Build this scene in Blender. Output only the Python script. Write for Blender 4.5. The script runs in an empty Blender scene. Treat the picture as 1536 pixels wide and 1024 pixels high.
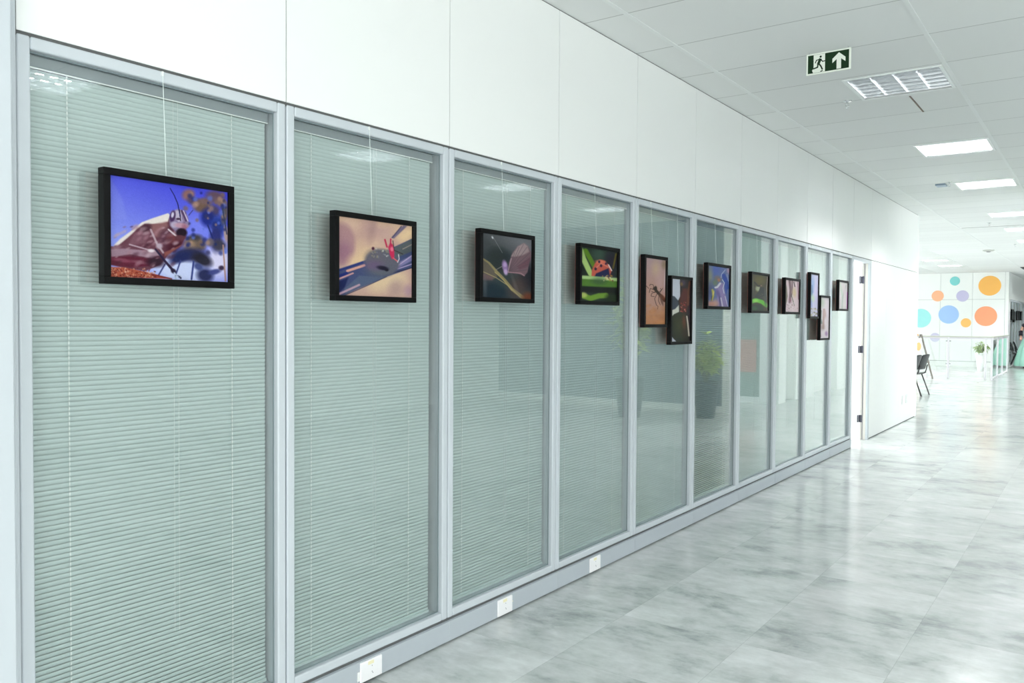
import bpy, bmesh, math, random
import numpy as np
from mathutils import Vector

S = bpy.context.scene
COL = S.collection

# ------------------------------------------------------------------ camera
YAW, PITCH, ROLL, FPX = 0.6248, -0.02633, 0.00633, 1237.0
CAMX, CAMZ = 2.412, 1.474
cam = bpy.data.cameras.new('camera')
cam.sensor_width = 36.0
cam.lens = 36.0 * FPX / 1536.0
cam.clip_start = 0.05
cam.clip_end = 200
camo = bpy.data.objects.new('camera', cam)
COL.objects.link(camo)
fw = Vector((-math.sin(YAW) * math.cos(PITCH), math.cos(YAW) * math.cos(PITCH), math.sin(PITCH)))
rt = Vector((math.cos(YAW), math.sin(YAW), 0))
up = rt.cross(fw)
cr, sr = math.cos(ROLL), math.sin(ROLL)
r2 = cr * rt + sr * up
u2 = -sr * rt + cr * up
from mathutils import Matrix
camo.matrix_world = Matrix(((r2.x, u2.x, -fw.x, CAMX), (r2.y, u2.y, -fw.y, 0), (r2.z, u2.z, -fw.z, CAMZ), (0, 0, 0, 1)))
S.camera = camo

# ------------------------------------------------------------------ exposure, world, daylight
S.view_settings.view_transform = 'Standard'
S.view_settings.look = 'None'
S.view_settings.gamma = 1
S.view_settings.use_curve_mapping = False
S.view_settings.exposure = 1.16
TUBE = 80.0          # emission of the lit fluorescent tubes
DAY = 1.0            # scale of the daylight and fill lamps
w = bpy.data.worlds.new('world')
S.world = w
w.use_nodes = True
bg = w.node_tree.nodes['Background']
bg.inputs[0].default_value = (0.80, 0.93, 1.0, 1)
bg.inputs[1].default_value = 1.5
S.cycles.max_bounces = 10
S.cycles.diffuse_bounces = 6
S.cycles.glossy_bounces = 5
S.cycles.transparent_max_bounces = 24
S.cycles.sample_clamp_indirect = 6.0
S.cycles.caustics_reflective = False
S.cycles.caustics_refractive = False


def area(name, loc, direction, sx, sy, power, color=(0.99, 0.99, 0.98)):
    l = bpy.data.lights.new(name, 'AREA')
    l.shape = 'RECTANGLE'
    l.size, l.size_y, l.energy, l.color = sx, sy, power, color
    o = bpy.data.objects.new(name, l)
    COL.objects.link(o)
    o.location = loc
    o.rotation_euler = Vector(direction).to_track_quat('-Z', 'Y').to_euler()
    return o


# area lamps standing in for daylight from unseen windows: behind the camera, right of the camera, left of the far open area
area('daylight_back_window', (3.4, -3.85, 1.7), (0, 1, 0), 5.6, 2.3, 70 * DAY)
area('daylight_right_window', (6.85, -0.4, 1.7), (-1, 0, 0), 6.0, 2.3, 62 * DAY)
area('daylight_open_area_window', (-6.85, 22.5, 1.7), (1, 0, 0), 15.0, 2.5, 180 * DAY)
area('hall_fill_light', (5.4, 13.7, 1.7), (-1, 0, -0.1), 1.6, 2.3, 40 * DAY)  # added fill lamp at the closed hall end, brightens the corridor walls
area('office_fill_light', (-4.8, 12.2, 1.7), (1, 0, 0), 3.0, 2.3, 170 * DAY)  # added fill lamp for the office and open door leaf, no window there

# ------------------------------------------------------------------ helpers
ORIGIN = {}


def lin(c):
    return tuple((v / 255 / 12.92) if v / 255 <= 0.04045 else ((v / 255 + 0.055) / 1.055) ** 2.4 for v in c)


def mat(name, color, rough=0.5, metal=0.0, spec=0.5, noise=0.0, nscale=20.0, emit=None, coat=0.0, alpha=1.0):
    m = bpy.data.materials.new(name)
    m.use_nodes = True
    nt = m.node_tree
    b = nt.nodes['Principled BSDF']
    c = lin(color) + (1,)
    b.inputs['Base Color'].default_value = c
    b.inputs['Roughness'].default_value = rough
    b.inputs['Metallic'].default_value = metal
    b.inputs['Specular IOR Level'].default_value = spec
    if coat:
        b.inputs['Coat Weight'].default_value = coat
        b.inputs['Coat Roughness'].default_value = 0.03
    if emit:
        b.inputs['Emission Color'].default_value = emit[0] + (1,)
        b.inputs['Emission Strength'].default_value = emit[1]
    if noise:
        n = nt.nodes.new('ShaderNodeTexNoise')
        n.inputs['Scale'].default_value = nscale
        n.inputs['Detail'].default_value = 4
        tc = nt.nodes.new('ShaderNodeTexCoord')
        nt.links.new(tc.outputs['Object'], n.inputs['Vector'])
        mx = nt.nodes.new('ShaderNodeMix')
        mx.data_type = 'RGBA'
        mx.inputs['A'].default_value = tuple(v * (1 - noise) for v in c[:3]) + (1,)
        mx.inputs['B'].default_value = tuple(min(1, v * (1 + noise)) for v in c[:3]) + (1,)
        nt.links.new(n.outputs['Fac'], mx.inputs['Factor'])
        nt.links.new(mx.outputs['Result'], b.inputs['Base Color'])
    return m


class MB:
    def __init__(s):
        s.v, s.f = [], []

    def box(s, x0, x1, y0, y1, z0, z1):
        n = len(s.v)
        s.v += [(x0, y0, z0), (x1, y0, z0), (x1, y1, z0), (x0, y1, z0), (x0, y0, z1), (x1, y0, z1), (x1, y1, z1), (x0, y1, z1)]
        s.f += [tuple(n + i for i in q) for q in ((0, 3, 2, 1), (4, 5, 6, 7), (0, 1, 5, 4), (1, 2, 6, 5), (2, 3, 7, 6), (3, 0, 4, 7))]
        return s

    def quad(s, *p):
        n = len(s.v)
        s.v += list(p)
        s.f.append(tuple(range(n, n + len(p))))
        return s

    def tube(s, pts, r, n=10, caps=True, r_end=None):
        pts = [Vector(p) for p in pts]
        rings = []
        N = len(pts)
        for i, p in enumerate(pts):
            a = pts[max(i - 1, 0)]
            b = pts[min(i + 1, N - 1)]
            d = (b - a).normalized()
            h = Vector((0, 0, 1)) if abs(d.z) < 0.9 else Vector((1, 0, 0))
            e1 = d.cross(h).normalized()
            e2 = d.cross(e1)
            rr = r if r_end is None else r + (r_end - r) * i / (N - 1)
            k = len(s.v)
            for j in range(n):
                t = 2 * math.pi * j / n
                s.v.append(tuple(p + rr * (math.cos(t) * e1 + math.sin(t) * e2)))
            rings.append(k)
        for a, b in zip(rings, rings[1:]):
            for j in range(n):
                s.f.append((a + j, a + (j + 1) % n, b + (j + 1) % n, b + j))
        if caps:
            s.f.append(tuple(rings[0] + j for j in range(n))[::-1])
            s.f.append(tuple(rings[-1] + j for j in range(n)))
        return s

    def lathe(s, cx, cy, prof, n=24, ripple=None, caps=True):
        rings = []
        for (r, z) in prof:
            k = len(s.v)
            for j in range(n):
                t = 2 * math.pi * j / n
                q = r * (1 + (ripple(t, z) if ripple else 0))
                s.v.append((cx + q * math.cos(t), cy + q * math.sin(t), z))
            rings.append(k)
        for a, b in zip(rings, rings[1:]):
            for j in range(n):
                s.f.append((a + j, a + (j + 1) % n, b + (j + 1) % n, b + j))
        if caps:
            s.f.append(tuple(rings[0] + j for j in range(n))[::-1])
            s.f.append(tuple(rings[-1] + j for j in range(n)))
        return s

    def build(s, name, m, parent=None, smooth=False, bevel=0.0, bseg=2):
        me = bpy.data.meshes.new(name)
        ox = ORIGIN.get(parent.name, Vector((0, 0, 0))) if parent else Vector((0, 0, 0))
        me.from_pydata([tuple(Vector(v) - ox) for v in s.v], [], s.f)
        me.validate()
        bm = bmesh.new()
        bm.from_mesh(me)
        bmesh.ops.recalc_face_normals(bm, faces=bm.faces)
        bm.to_mesh(me)
        bm.free()
        me.materials.append(m)
        o = bpy.data.objects.new(name, me)
        COL.objects.link(o)
        if parent:
            o.parent = parent
            ORIGIN[o.name] = ox
        if smooth:
            me.polygons.foreach_set('use_smooth', [True] * len(me.polygons))
            try:
                me.set_sharp_from_angle(angle=math.radians(40))
            except Exception:
                pass
        if bevel:
            b = o.modifiers.new('bevel', 'BEVEL')
            b.width = bevel
            b.segments = bseg
            b.limit_method = 'ANGLE'
        return o


def empty(name, loc=(0, 0, 0)):
    o = bpy.data.objects.new(name, None)
    o.empty_display_size = 0.1
    COL.objects.link(o)
    o.location = loc
    ORIGIN[o.name] = Vector(loc)
    return o


def thing(name, label, cat, loc=(0, 0, 0), group=None):
    o = empty(name, loc)
    return tag(o, label, cat, group)


def tag(o, label, cat, group=None, kind=None):
    o['label'] = label
    o['category'] = cat
    if group:
        o['group'] = group
    if kind:
        o['kind'] = kind
    return o


def struct(o):
    o['kind'] = 'structure'
    return o


def copy_tree(o, parent=None):
    c = o.copy()
    COL.objects.link(c)
    if parent:
        c.parent = parent
    for ch in [x for x in bpy.data.objects if x.parent == o]:
        copy_tree(ch, c)
    return c


# ------------------------------------------------------------------ materials
def floor_material():
    m = bpy.data.materials.new('polished_cement_tile')
    m.use_nodes = True
    nt = m.node_tree
    L = nt.links.new
    b = nt.nodes['Principled BSDF']
    geo = nt.nodes.new('ShaderNodeNewGeometry')
    mp = nt.nodes.new('ShaderNodeMapping')
    mp.inputs['Scale'].default_value = (0.9, 1.25, 1)
    L(geo.outputs['Position'], mp.inputs['Vector'])
    off = nt.nodes.new('ShaderNodeVectorMath'); off.operation = 'ADD'
    L(mp.outputs['Vector'], off.inputs[0])
    n1 = nt.nodes.new('ShaderNodeTexNoise')
    n1.inputs['Scale'].default_value = 2.1
    n1.inputs['Detail'].default_value = 9
    n1.inputs['Roughness'].default_value = 0.68
    n1.inputs['Distortion'].default_value = 0.15
    L(off.outputs[0], n1.inputs['Vector'])
    cr = nt.nodes.new('ShaderNodeValToRGB')
    e = cr.color_ramp.elements
    e[0].position = 0.33
    e[0].color = lin((157, 165, 164)) + (1,)
    e[1].position = 0.62
    e[1].color = lin((220, 224, 224)) + (1,)
    x = cr.color_ramp.elements.new(0.46)
    x.color = lin((200, 206, 205)) + (1,)
    L(n1.outputs['Fac'], cr.inputs['Fac'])
    # fine scratches
    mp2 = nt.nodes.new('ShaderNodeMapping')
    mp2.inputs['Scale'].default_value = (1.0, 2.2, 1)
    L(geo.outputs['Position'], mp2.inputs['Vector'])
    n2 = nt.nodes.new('ShaderNodeTexNoise')
    n2.inputs['Scale'].default_value = 7
    n2.inputs['Detail'].default_value = 7
    n2.inputs['Roughness'].default_value = 0.7
    L(mp2.outputs['Vector'], n2.inputs['Vector'])
    r2 = nt.nodes.new('ShaderNodeMapRange')
    r2.inputs['From Min'].default_value = 0.3
    r2.inputs['From Max'].default_value = 0.7
    r2.inputs['To Min'].default_value = 0.84
    r2.inputs['To Max'].default_value = 1.08
    L(n2.outputs['Fac'], r2.inputs['Value'])
    # tile cells: slight tone difference and thin joint
    sep = nt.nodes.new('ShaderNodeSeparateXYZ')
    L(geo.outputs['Position'], sep.inputs['Vector'])

    def joint(out, off, pitch):
        a = nt.nodes.new('ShaderNodeMath'); a.operation = 'SUBTRACT'; a.inputs[1].default_value = off
        L(out, a.inputs[0])
        d = nt.nodes.new('ShaderNodeMath'); d.operation = 'DIVIDE'; d.inputs[1].default_value = pitch
        L(a.outputs[0], d.inputs[0])
        fl = nt.nodes.new('ShaderNodeMath'); fl.operation = 'FLOOR'
        L(d.outputs[0], fl.inputs[0])
        fr = nt.nodes.new('ShaderNodeMath'); fr.operation = 'PINGPONG'; fr.inputs[1].default_value = 0.5
        L(d.outputs[0], fr.inputs[0])
        lt = nt.nodes.new('ShaderNodeMath'); lt.operation = 'LESS_THAN'; lt.inputs[1].default_value = 0.0022
        L(fr.outputs[0], lt.inputs[0])
        return lt, fl
    jx, fx = joint(sep.outputs['X'], 1.09, 0.61)
    jy, fy = joint(sep.outputs['Y'], 3.02, 0.63)
    mxj = nt.nodes.new('ShaderNodeMath'); mxj.operation = 'MAXIMUM'
    L(jx.outputs[0], mxj.inputs[0]); L(jy.outputs[0], mxj.inputs[1])
    cv = nt.nodes.new('ShaderNodeCombineXYZ')
    L(fx.outputs[0], cv.inputs[0]); L(fy.outputs[0], cv.inputs[1])
    wn = nt.nodes.new('ShaderNodeTexWhiteNoise')
    L(cv.outputs[0], wn.inputs['Vector'])
    so = nt.nodes.new('ShaderNodeVectorMath'); so.operation = 'SCALE'; so.inputs['Scale'].default_value = 0.55
    L(wn.outputs['Color'], so.inputs[0]); L(so.outputs[0], off.inputs[1])
    rw = nt.nodes.new('ShaderNodeMapRange')
    rw.inputs['To Min'].default_value = 0.94
    rw.inputs['To Max'].default_value = 1.04
    L(wn.outputs['Value'], rw.inputs['Value'])
    mu = nt.nodes.new('ShaderNodeMath'); mu.operation = 'MULTIPLY'
    L(r2.outputs[0], mu.inputs[0]); L(rw.outputs[0], mu.inputs[1])
    jm = nt.nodes.new('ShaderNodeMath'); jm.operation = 'MULTIPLY_ADD'; jm.inputs[1].default_value = -0.2; jm.inputs[2].default_value = 1
    L(mxj.outputs[0], jm.inputs[0])
    mu2 = nt.nodes.new('ShaderNodeMath'); mu2.operation = 'MULTIPLY'
    L(mu.outputs[0], mu2.inputs[0]); L(jm.outputs[0], mu2.inputs[1])
    vm = nt.nodes.new('ShaderNodeVectorMath'); vm.operation = 'SCALE'
    L(cr.outputs['Color'], vm.inputs[0]); L(mu2.outputs[0], vm.inputs['Scale'])
    L(vm.outputs[0], b.inputs['Base Color'])
    rr = nt.nodes.new('ShaderNodeMapRange')
    rr.inputs['To Min'].default_value = 0.22
    rr.inputs['To Max'].default_value = 0.10
    L(n1.outputs['Fac'], rr.inputs['Value'])
    L(rr.outputs[0], b.inputs['Roughness'])
    b.inputs['Specular IOR Level'].default_value = 0.55
    return m


def ceiling_material():
    m = bpy.data.materials.new('mineral_ceiling_tile')
    m.use_nodes = True
    nt = m.node_tree
    L = nt.links.new
    b = nt.nodes['Principled BSDF']
    b.inputs['Roughness'].default_value = 0.85
    geo = nt.nodes.new('ShaderNodeNewGeometry')
    sep = nt.nodes.new('ShaderNodeSeparateXYZ')
    L(geo.outputs['Position'], sep.inputs['Vector'])
    a = nt.nodes.new('ShaderNodeMath'); a.operation = 'SUBTRACT'; a.inputs[1].default_value = 4.02
    L(sep.outputs['Y'], a.inputs[0])
    d = nt.nodes.new('ShaderNodeMath'); d.operation = 'DIVIDE'; d.inputs[1].default_value = 0.637
    L(a.outputs[0], d.inputs[0])
    fr = nt.nodes.new('ShaderNodeMath'); fr.operation = 'PINGPONG'; fr.inputs[1].default_value = 0.5
    L(d.outputs[0], fr.inputs[0])
    lt = nt.nodes.new('ShaderNodeMath'); lt.operation = 'LESS_THAN'; lt.inputs[1].default_value = 0.006
    L(fr.outputs[0], lt.inputs[0])
    fl = nt.nodes.new('ShaderNodeMath'); fl.operation = 'FLOOR'
    L(d.outputs[0], fl.inputs[0])
    fx = nt.nodes.new('ShaderNodeMath'); fx.operation = 'MULTIPLY_ADD'; fx.inputs[1].default_value = 0.79; fx.inputs[2].default_value = 0.79
    L(sep.outputs['X'], fx.inputs[0])
    flx = nt.nodes.new('ShaderNodeMath'); flx.operation = 'FLOOR'
    L(fx.outputs[0], flx.inputs[0])
    cv = nt.nodes.new('ShaderNodeCombineXYZ')
    L(flx.outputs[0], cv.inputs[0]); L(fl.outputs[0], cv.inputs[1])
    wn = nt.nodes.new('ShaderNodeTexWhiteNoise')
    L(cv.outputs[0], wn.inputs['Vector'])
    rw = nt.nodes.new('ShaderNodeMapRange')
    rw.inputs['To Min'].default_value = 0.97
    rw.inputs['To Max'].default_value = 1.02
    L(wn.outputs['Value'], rw.inputs['Value'])
    jm = nt.nodes.new('ShaderNodeMath'); jm.operation = 'MULTIPLY_ADD'; jm.inputs[1].default_value = -0.42
    L(lt.outputs[0], jm.inputs[0]); L(rw.outputs[0], jm.inputs[2])
    rgb = nt.nodes.new('ShaderNodeRGB')
    rgb.outputs[0].default_value = lin((231, 233, 232)) + (1,)
    vm = nt.nodes.new('ShaderNodeVectorMath'); vm.operation = 'SCALE'
    L(rgb.outputs[0], vm.inputs[0]); L(jm.outputs[0], vm.inputs['Scale'])
    L(vm.outputs[0], b.inputs['Base Color'])
    return m


def glass_material(name, tint=(0.965, 0.98, 0.976), boost=1.0, rough=0.0):
    m = bpy.data.materials.new(name)
    m.use_nodes = True
    nt = m.node_tree
    nt.nodes.clear()
    L = nt.links.new
    out = nt.nodes.new('ShaderNodeOutputMaterial')
    mix = nt.nodes.new('ShaderNodeMixShader')
    tr = nt.nodes.new('ShaderNodeBsdfTransparent')
    tr.inputs[0].default_value = tint + (1,)
    gl = nt.nodes.new('ShaderNodeBsdfGlossy')
    gl.inputs['Roughness'].default_value = rough
    gl.inputs['Color'].default_value = (0.97, 1.0, 0.99, 1)
    lw = nt.nodes.new('ShaderNodeLayerWeight')
    lw.inputs['Blend'].default_value = 0.5
    p = nt.nodes.new('ShaderNodeMath'); p.operation = 'POWER'; p.inputs[1].default_value = 4.2
    L(lw.outputs['Facing'], p.inputs[0])
    ma = nt.nodes.new('ShaderNodeMath'); ma.operation = 'MULTIPLY_ADD'; ma.inputs[1].default_value = 0.94 * boost; ma.inputs[2].default_value = 0.064 * boost
    L(p.outputs[0], ma.inputs[0])
    L(ma.outputs[0], mix.inputs[0])
    L(tr.outputs[0], mix.inputs[1]); L(gl.outputs[0], mix.inputs[2])
    L(mix.outputs[0], out.inputs[0])
    return m


M_FLOOR = floor_material()
M_CEIL = ceiling_material()
M_GLASS = glass_material('partition_glass', boost=1.2)
M_RAILGLASS = glass_material('railing_glass', tint=(0.965, 0.985, 0.978))
M_WALL = mat('white_laminate_panel', (243, 245, 244), 0.32, spec=0.4, noise=0.008, nscale=2)
M_WALLW = mat('white_painted_wall', (240, 243, 241), 0.6, noise=0.01, nscale=3)
M_GAP = mat('dark_shadow_joint', (92, 94, 94), 0.8)
M_BLUEWALL = mat('blue_grey_wall', (118, 138, 150), 0.7, noise=0.03, nscale=2)
M_GREENWALL = mat('sage_wall', (150, 168, 162), 0.7, noise=0.03, nscale=2)
M_ALU = mat('satin_aluminium_paint', (200, 207, 213), 0.3, metal=0.0, spec=0.5, noise=0.01, nscale=40)
M_ALU2 = mat('grey_base_laminate', (180, 188, 195), 0.38, spec=0.5, noise=0.012, nscale=30)
M_GASKET = mat('grey_gasket', (128, 142, 146), 0.6)
M_SLAT = mat('pale_green_white_slat', (199, 214, 213), 0.45, spec=0.4)
M_HEAD = mat('blind_head_rail_grey', (146, 154, 160), 0.35)
M_CORD = mat('white_blind_cord', (235, 240, 238), 0.6)
M_BLACK = mat('black_lacquer_frame', (5, 5, 6), 0.5, spec=0.15, noise=0.1, nscale=60)
M_BACK = mat('brown_red_backing_board', (216, 140, 122), 0.7, noise=0.1, nscale=10)
M_WHITEP = mat('white_plastic', (244, 244, 246), 0.35)
M_YELLOW = mat('yellowed_label', (238, 232, 196), 0.6)
M_DARKP = mat('dark_plastic', (60, 62, 66), 0.5)
M_STEEL = mat('brushed_steel', (170, 172, 178), 0.3, metal=0.9, noise=0.05, nscale=50)
M_CHROME = mat('chrome', (215, 218, 220), 0.12, metal=1.0)
M_MIRROR = mat('louvre_mirror_aluminium', (222, 225, 229), 0.2, metal=0.7, noise=0.04, nscale=30)
M_REFL = mat('fixture_white_reflector', (235, 238, 238), 0.4)
M_TRIM = mat('fixture_white_trim', (238, 242, 241), 0.4)
M_TUBE_ON = mat('lit_fluorescent_tube', (250, 250, 255), 0.3, emit=((0.99, 0.99, 0.98), TUBE))
M_TUBE_OFF = mat('unlit_fluorescent_tube', (232, 234, 236), 0.3)
M_TBAR = mat('ceiling_bar_white', (232, 235, 234), 0.5)
M_GREEN = mat('sign_dark_green', (2, 44, 12), 0.5, spec=0.3)
M_SIGNW = mat('sign_photoluminescent_white', (236, 242, 232), 0.4)
M_DOOR = mat('white_door_leaf', (246, 244, 246), 0.4)
M_JAMB = mat('beige_door_jamb', (222, 218, 212), 0.5)
M_HINGE = mat('dark_hinge_metal', (84, 84, 96), 0.3, metal=0.8)
M_SEAL = mat('door_seal_grey', (128, 126, 132), 0.6)
M_CHAIRB = mat('black_moulded_plastic', (24, 30, 34), 0.4, noise=0.1, nscale=30)
M_CHAIRL = mat('black_steel_tube', (26, 27, 28), 0.35)
M_WOOD = mat('weathered_easel_wood', (134, 128, 122), 0.6, noise=0.12, nscale=12)
M_WOOD2 = mat('pale_pine_wood', (214, 178, 128), 0.6, noise=0.1, nscale=12)
M_RAILW = mat('railing_white_metal', (226, 224, 230), 0.3, spec=0.6)
M_RAILTOP = mat('railing_grey_top', (196, 198, 186), 0.35, metal=0.3)
M_POTW = mat('white_glazed_planter', (247, 248, 247), 0.3)
M_POTG = mat('dark_grey_planter', (66, 82, 92), 0.45)
M_SOIL = mat('dark_soil', (50, 42, 34), 0.9)
M_LEAF = mat('yellow_green_leaf', (150, 176, 96), 0.5, noise=0.3, nscale=9)
M_LEAF2 = mat('lime_green_leaf', (176, 196, 84), 0.5, noise=0.3, nscale=6)
M_LEAFD = mat('deep_green_leaf', (70, 110, 70), 0.5, noise=0.25, nscale=9)
M_STEM = mat('plant_stem', (96, 98, 60), 0.7)
M_SKIN = mat('skin', (206, 158, 138), 0.5, noise=0.04, nscale=20)
M_MINT = mat('mint_green_fabric', (164, 216, 200), 0.55, noise=0.06, nscale=8)
M_TOP = mat('black_knit_fabric', (28, 26, 40), 0.8, noise=0.1, nscale=60)
M_HAIR = mat('dark_brown_hair', (46, 34, 28), 0.6, noise=0.2, nscale=60)
M_SHOE = mat('dark_shoe_leather', (38, 34, 34), 0.5)
M_RED = mat('faded_red_poster', (196, 92, 88), 0.6)
M_PINK = mat('dusty_pink_poster', (196, 150, 140), 0.6)
M_CARD = mat('white_card', (238, 240, 238), 0.6)

# ------------------------------------------------------------------ large structure
ZC = 3.137
Y0, MOD = 1.0383, 0.90834
ZT, ZB = 2.248, 0.1075
YM = [Y0 + MOD * i for i in range(11)]      # window module joints, window k spans YM[k-1]..YM[k]
YEND = 14.12
DOOR_A, DOOR_B = 10.16, 10.955

o = struct(MB().box(-7.2, 7.2, -4.2, 46, -0.1, 0).build('floor', M_FLOOR))

# fixtures: x0, y0, lit
FS = 0.62
fixtures = [(0.893, 5.97, False), (0.893, 8.56, True), (0.893, 11.08, True), (0.893, 14.42, True), (0.893, 16.85, True), (0.893, 19.4, True), (0.893, 22.0, True),
            (3.34, 2.49, True), (3.34, 5.72, True), (3.34, 8.15, True), (3.34, 10.6, True),
            (-1.66, 24.3, True), (-1.66, 26.85, True), (-1.66, 19.4, True), (-4.2, 19.4, True), (-4.2, 24.3, True),
            (-1.66, 15.6, True),
            (0.893, 24.6, True), (0.893, 27.2, True), (0.893, 29.8, True), (0.893, 32.4, True), (0.893, 35.4, True), (0.893, 40.0, True)]  # added lights, mostly out of view, to brighten the far wall and corridor end
holes = [(x, x + FS, y, y + FS) for x, y, _ in fixtures]
xs = sorted(set([-7.2, 7.2] + [h[0] for h in holes] + [h[1] for h in holes]))
ys = sorted(set([-4.2, 46] + [h[2] for h in holes] + [h[3] for h in holes]))
cb = MB()
for xa, xb in zip(xs, xs[1:]):
    for ya, yb in zip(ys, ys[1:]):
        if xb - xa < 1e-6 or yb - ya < 1e-6:
            continue
        cx, cy = (xa + xb) / 2, (ya + yb) / 2
        if any(h[0] < cx < h[1] and h[2] < cy < h[3] for h in holes):
            continue
        cb.quad((xa, ya, ZC), (xa, yb, ZC), (xb, yb, ZC), (xb, ya, ZC))
# slab above the ceiling keeps the void closed
cb.box(-7.2, 7.2, -4.2, 46, ZC + 0.22, ZC + 0.3)
me_o = cb.build('ceiling', M_CEIL)
struct(me_o)
# normals downward on the tiles do not matter for shading
k = 1
for x in (0.262, 1.532, 2.79, 4.05, 5.31, 6.57):
    y_ranges = [(-4.0, 45.8)]
    o = struct(MB().box(x - 0.012, x + 0.012, -4.0, 45.8, ZC - 0.0035, ZC + 0.001).build('trim_%d' % k, M_TBAR)); k += 1
for x in (-0.99, -2.25, -3.51, -4.77, -6.03):
    struct(MB().box(x - 0.012, x + 0.012, YEND + 0.02, 31.2, ZC - 0.0035, ZC + 0.001).build('trim_%d' % k, M_TBAR)); k += 1

# left wall, upper laminate panels with thin vertical joints, plus the solid wall beyond the door
G = 0.0021
wb = MB()
joints = [-4.0, -3.0, -2.0, -1.0, 0.0, Y0] + YM[1:] + [YM[10] + MOD * i for i in (1, 2, 3)] + [YEND]
joints = sorted(set(round(j, 5) for j in joints))
for a, b in zip(joints, joints[1:]):
    wb.box(-0.10, 0.0, a + G, b - G, ZT + 0.004, ZC - 0.006)
    if b <= Y0 + 0.001:
        wb.box(-0.10, 0.0, a + G, b - G, 0.0, ZT)
low = [11.045, 11.94, 12.85, 13.6, YEND]
for a, b in zip(low, low[1:]):
    wb.box(-0.10, 0.0, a + G * 0.7, b - G * 0.7, 0.012, ZT - 0.002)
struct(wb.build('wall_left', M_WALL))
gb = MB()
gb.box(-0.095, -0.004, -4.0, YEND - 0.002, ZT - 0.01, ZC)
gb.box(-0.095, -0.004, 11.05, YEND - 0.002, 0.0, ZT)
gb.box(-0.095, -0.016, YM[0], YM[10], 0.0, 0.0125)
struct(gb.build('wall_core', M_GAP))
# left pilaster profile nearest the camera
pb = MB().box(0.0, 0.055, 0.60, 1.004, 0.0, ZC).box(0.0, 0.03, 1.004, 1.02, 0.0, ZC).box(0.0, 0.012, 1.02, 1.034, 0, ZC)
struct(pb.build('trim_%d' % k, M_ALU, bevel=0.003)); k += 1

# aluminium base plates under the windows
for i in range(10):
    ob = MB().box(-0.05, 0.012, YM[i] + 0.0015, YM[i + 1] - 0.0015, 0.010, 0.100).build('baseboard_left' if i == 0 else 'baseboard_left.%03d' % i, M_ALU2, bevel=0.0015)
    struct(ob)
struct(MB().box(-0.05, 0.0108, YM[0], YM[10], 0.012, 0.098).build('trim_%d' % k, mat('light_joint_strip', (196, 204, 206), 0.5))); k += 1
struct(MB().box(-0.05, -0.004, YM[0], YM[10], 0.0985, 0.112).build('trim_%d' % k, M_GAP)); k += 1
struct(MB().box(-0.095, 0.001, 10.126, 10.128, 0.0, 0.1).build('trim_%d' % k, M_GAP)); k += 1

# windows
FWID, XP = 0.036, -0.026


def window(i):
    ya, yb = YM[i] + 0.0022, YM[i + 1] - 0.0022
    zb, zt = ZB + 0.003, ZT - 0.004
    root = struct(empty('window_%d' % (i + 1), (0, ya, 0)))
    f = MB()
    f.box(-0.095, 0.0, ya, ya + FWID, zb, zt)
    f.box(-0.095, 0.0, yb - FWID, yb, zb, zt)
    f.box(-0.095, 0.0, ya + FWID, yb - FWID, zt - FWID, zt)
    f.box(-0.095, 0.0, ya + FWID, yb - FWID, zb, zb + FWID)
    f.build('window_frame', M_ALU, root, bevel=0.006, bseg=3)
    yi, yj, zi, zj = ya + FWID, yb - FWID, zb + FWID, zt - FWID
    g = MB()
    t = 0.0035
    for x0, x1 in ((XP, XP + 0.004),):
        g.box(x0, x1, yi, yi + t, zi, zj).box(x0, x1, yj - t, yj, zi, zj).box(x0, x1, yi + t, yj - t, zi, zi + t).box(x0, x1, yi + t, yj - t, zj - t, zj)
    g.build('gasket', M_GASKET, root)
    MB().box(XP - 0.006, XP, yi + 0.0005, yj - 0.0005, zi + 0.0005, zj - 0.0005).build('glass_pane', M_GLASS, root)
    return yi, yj, zi, zj


spans = [window(i) for i in range(10)]

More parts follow.
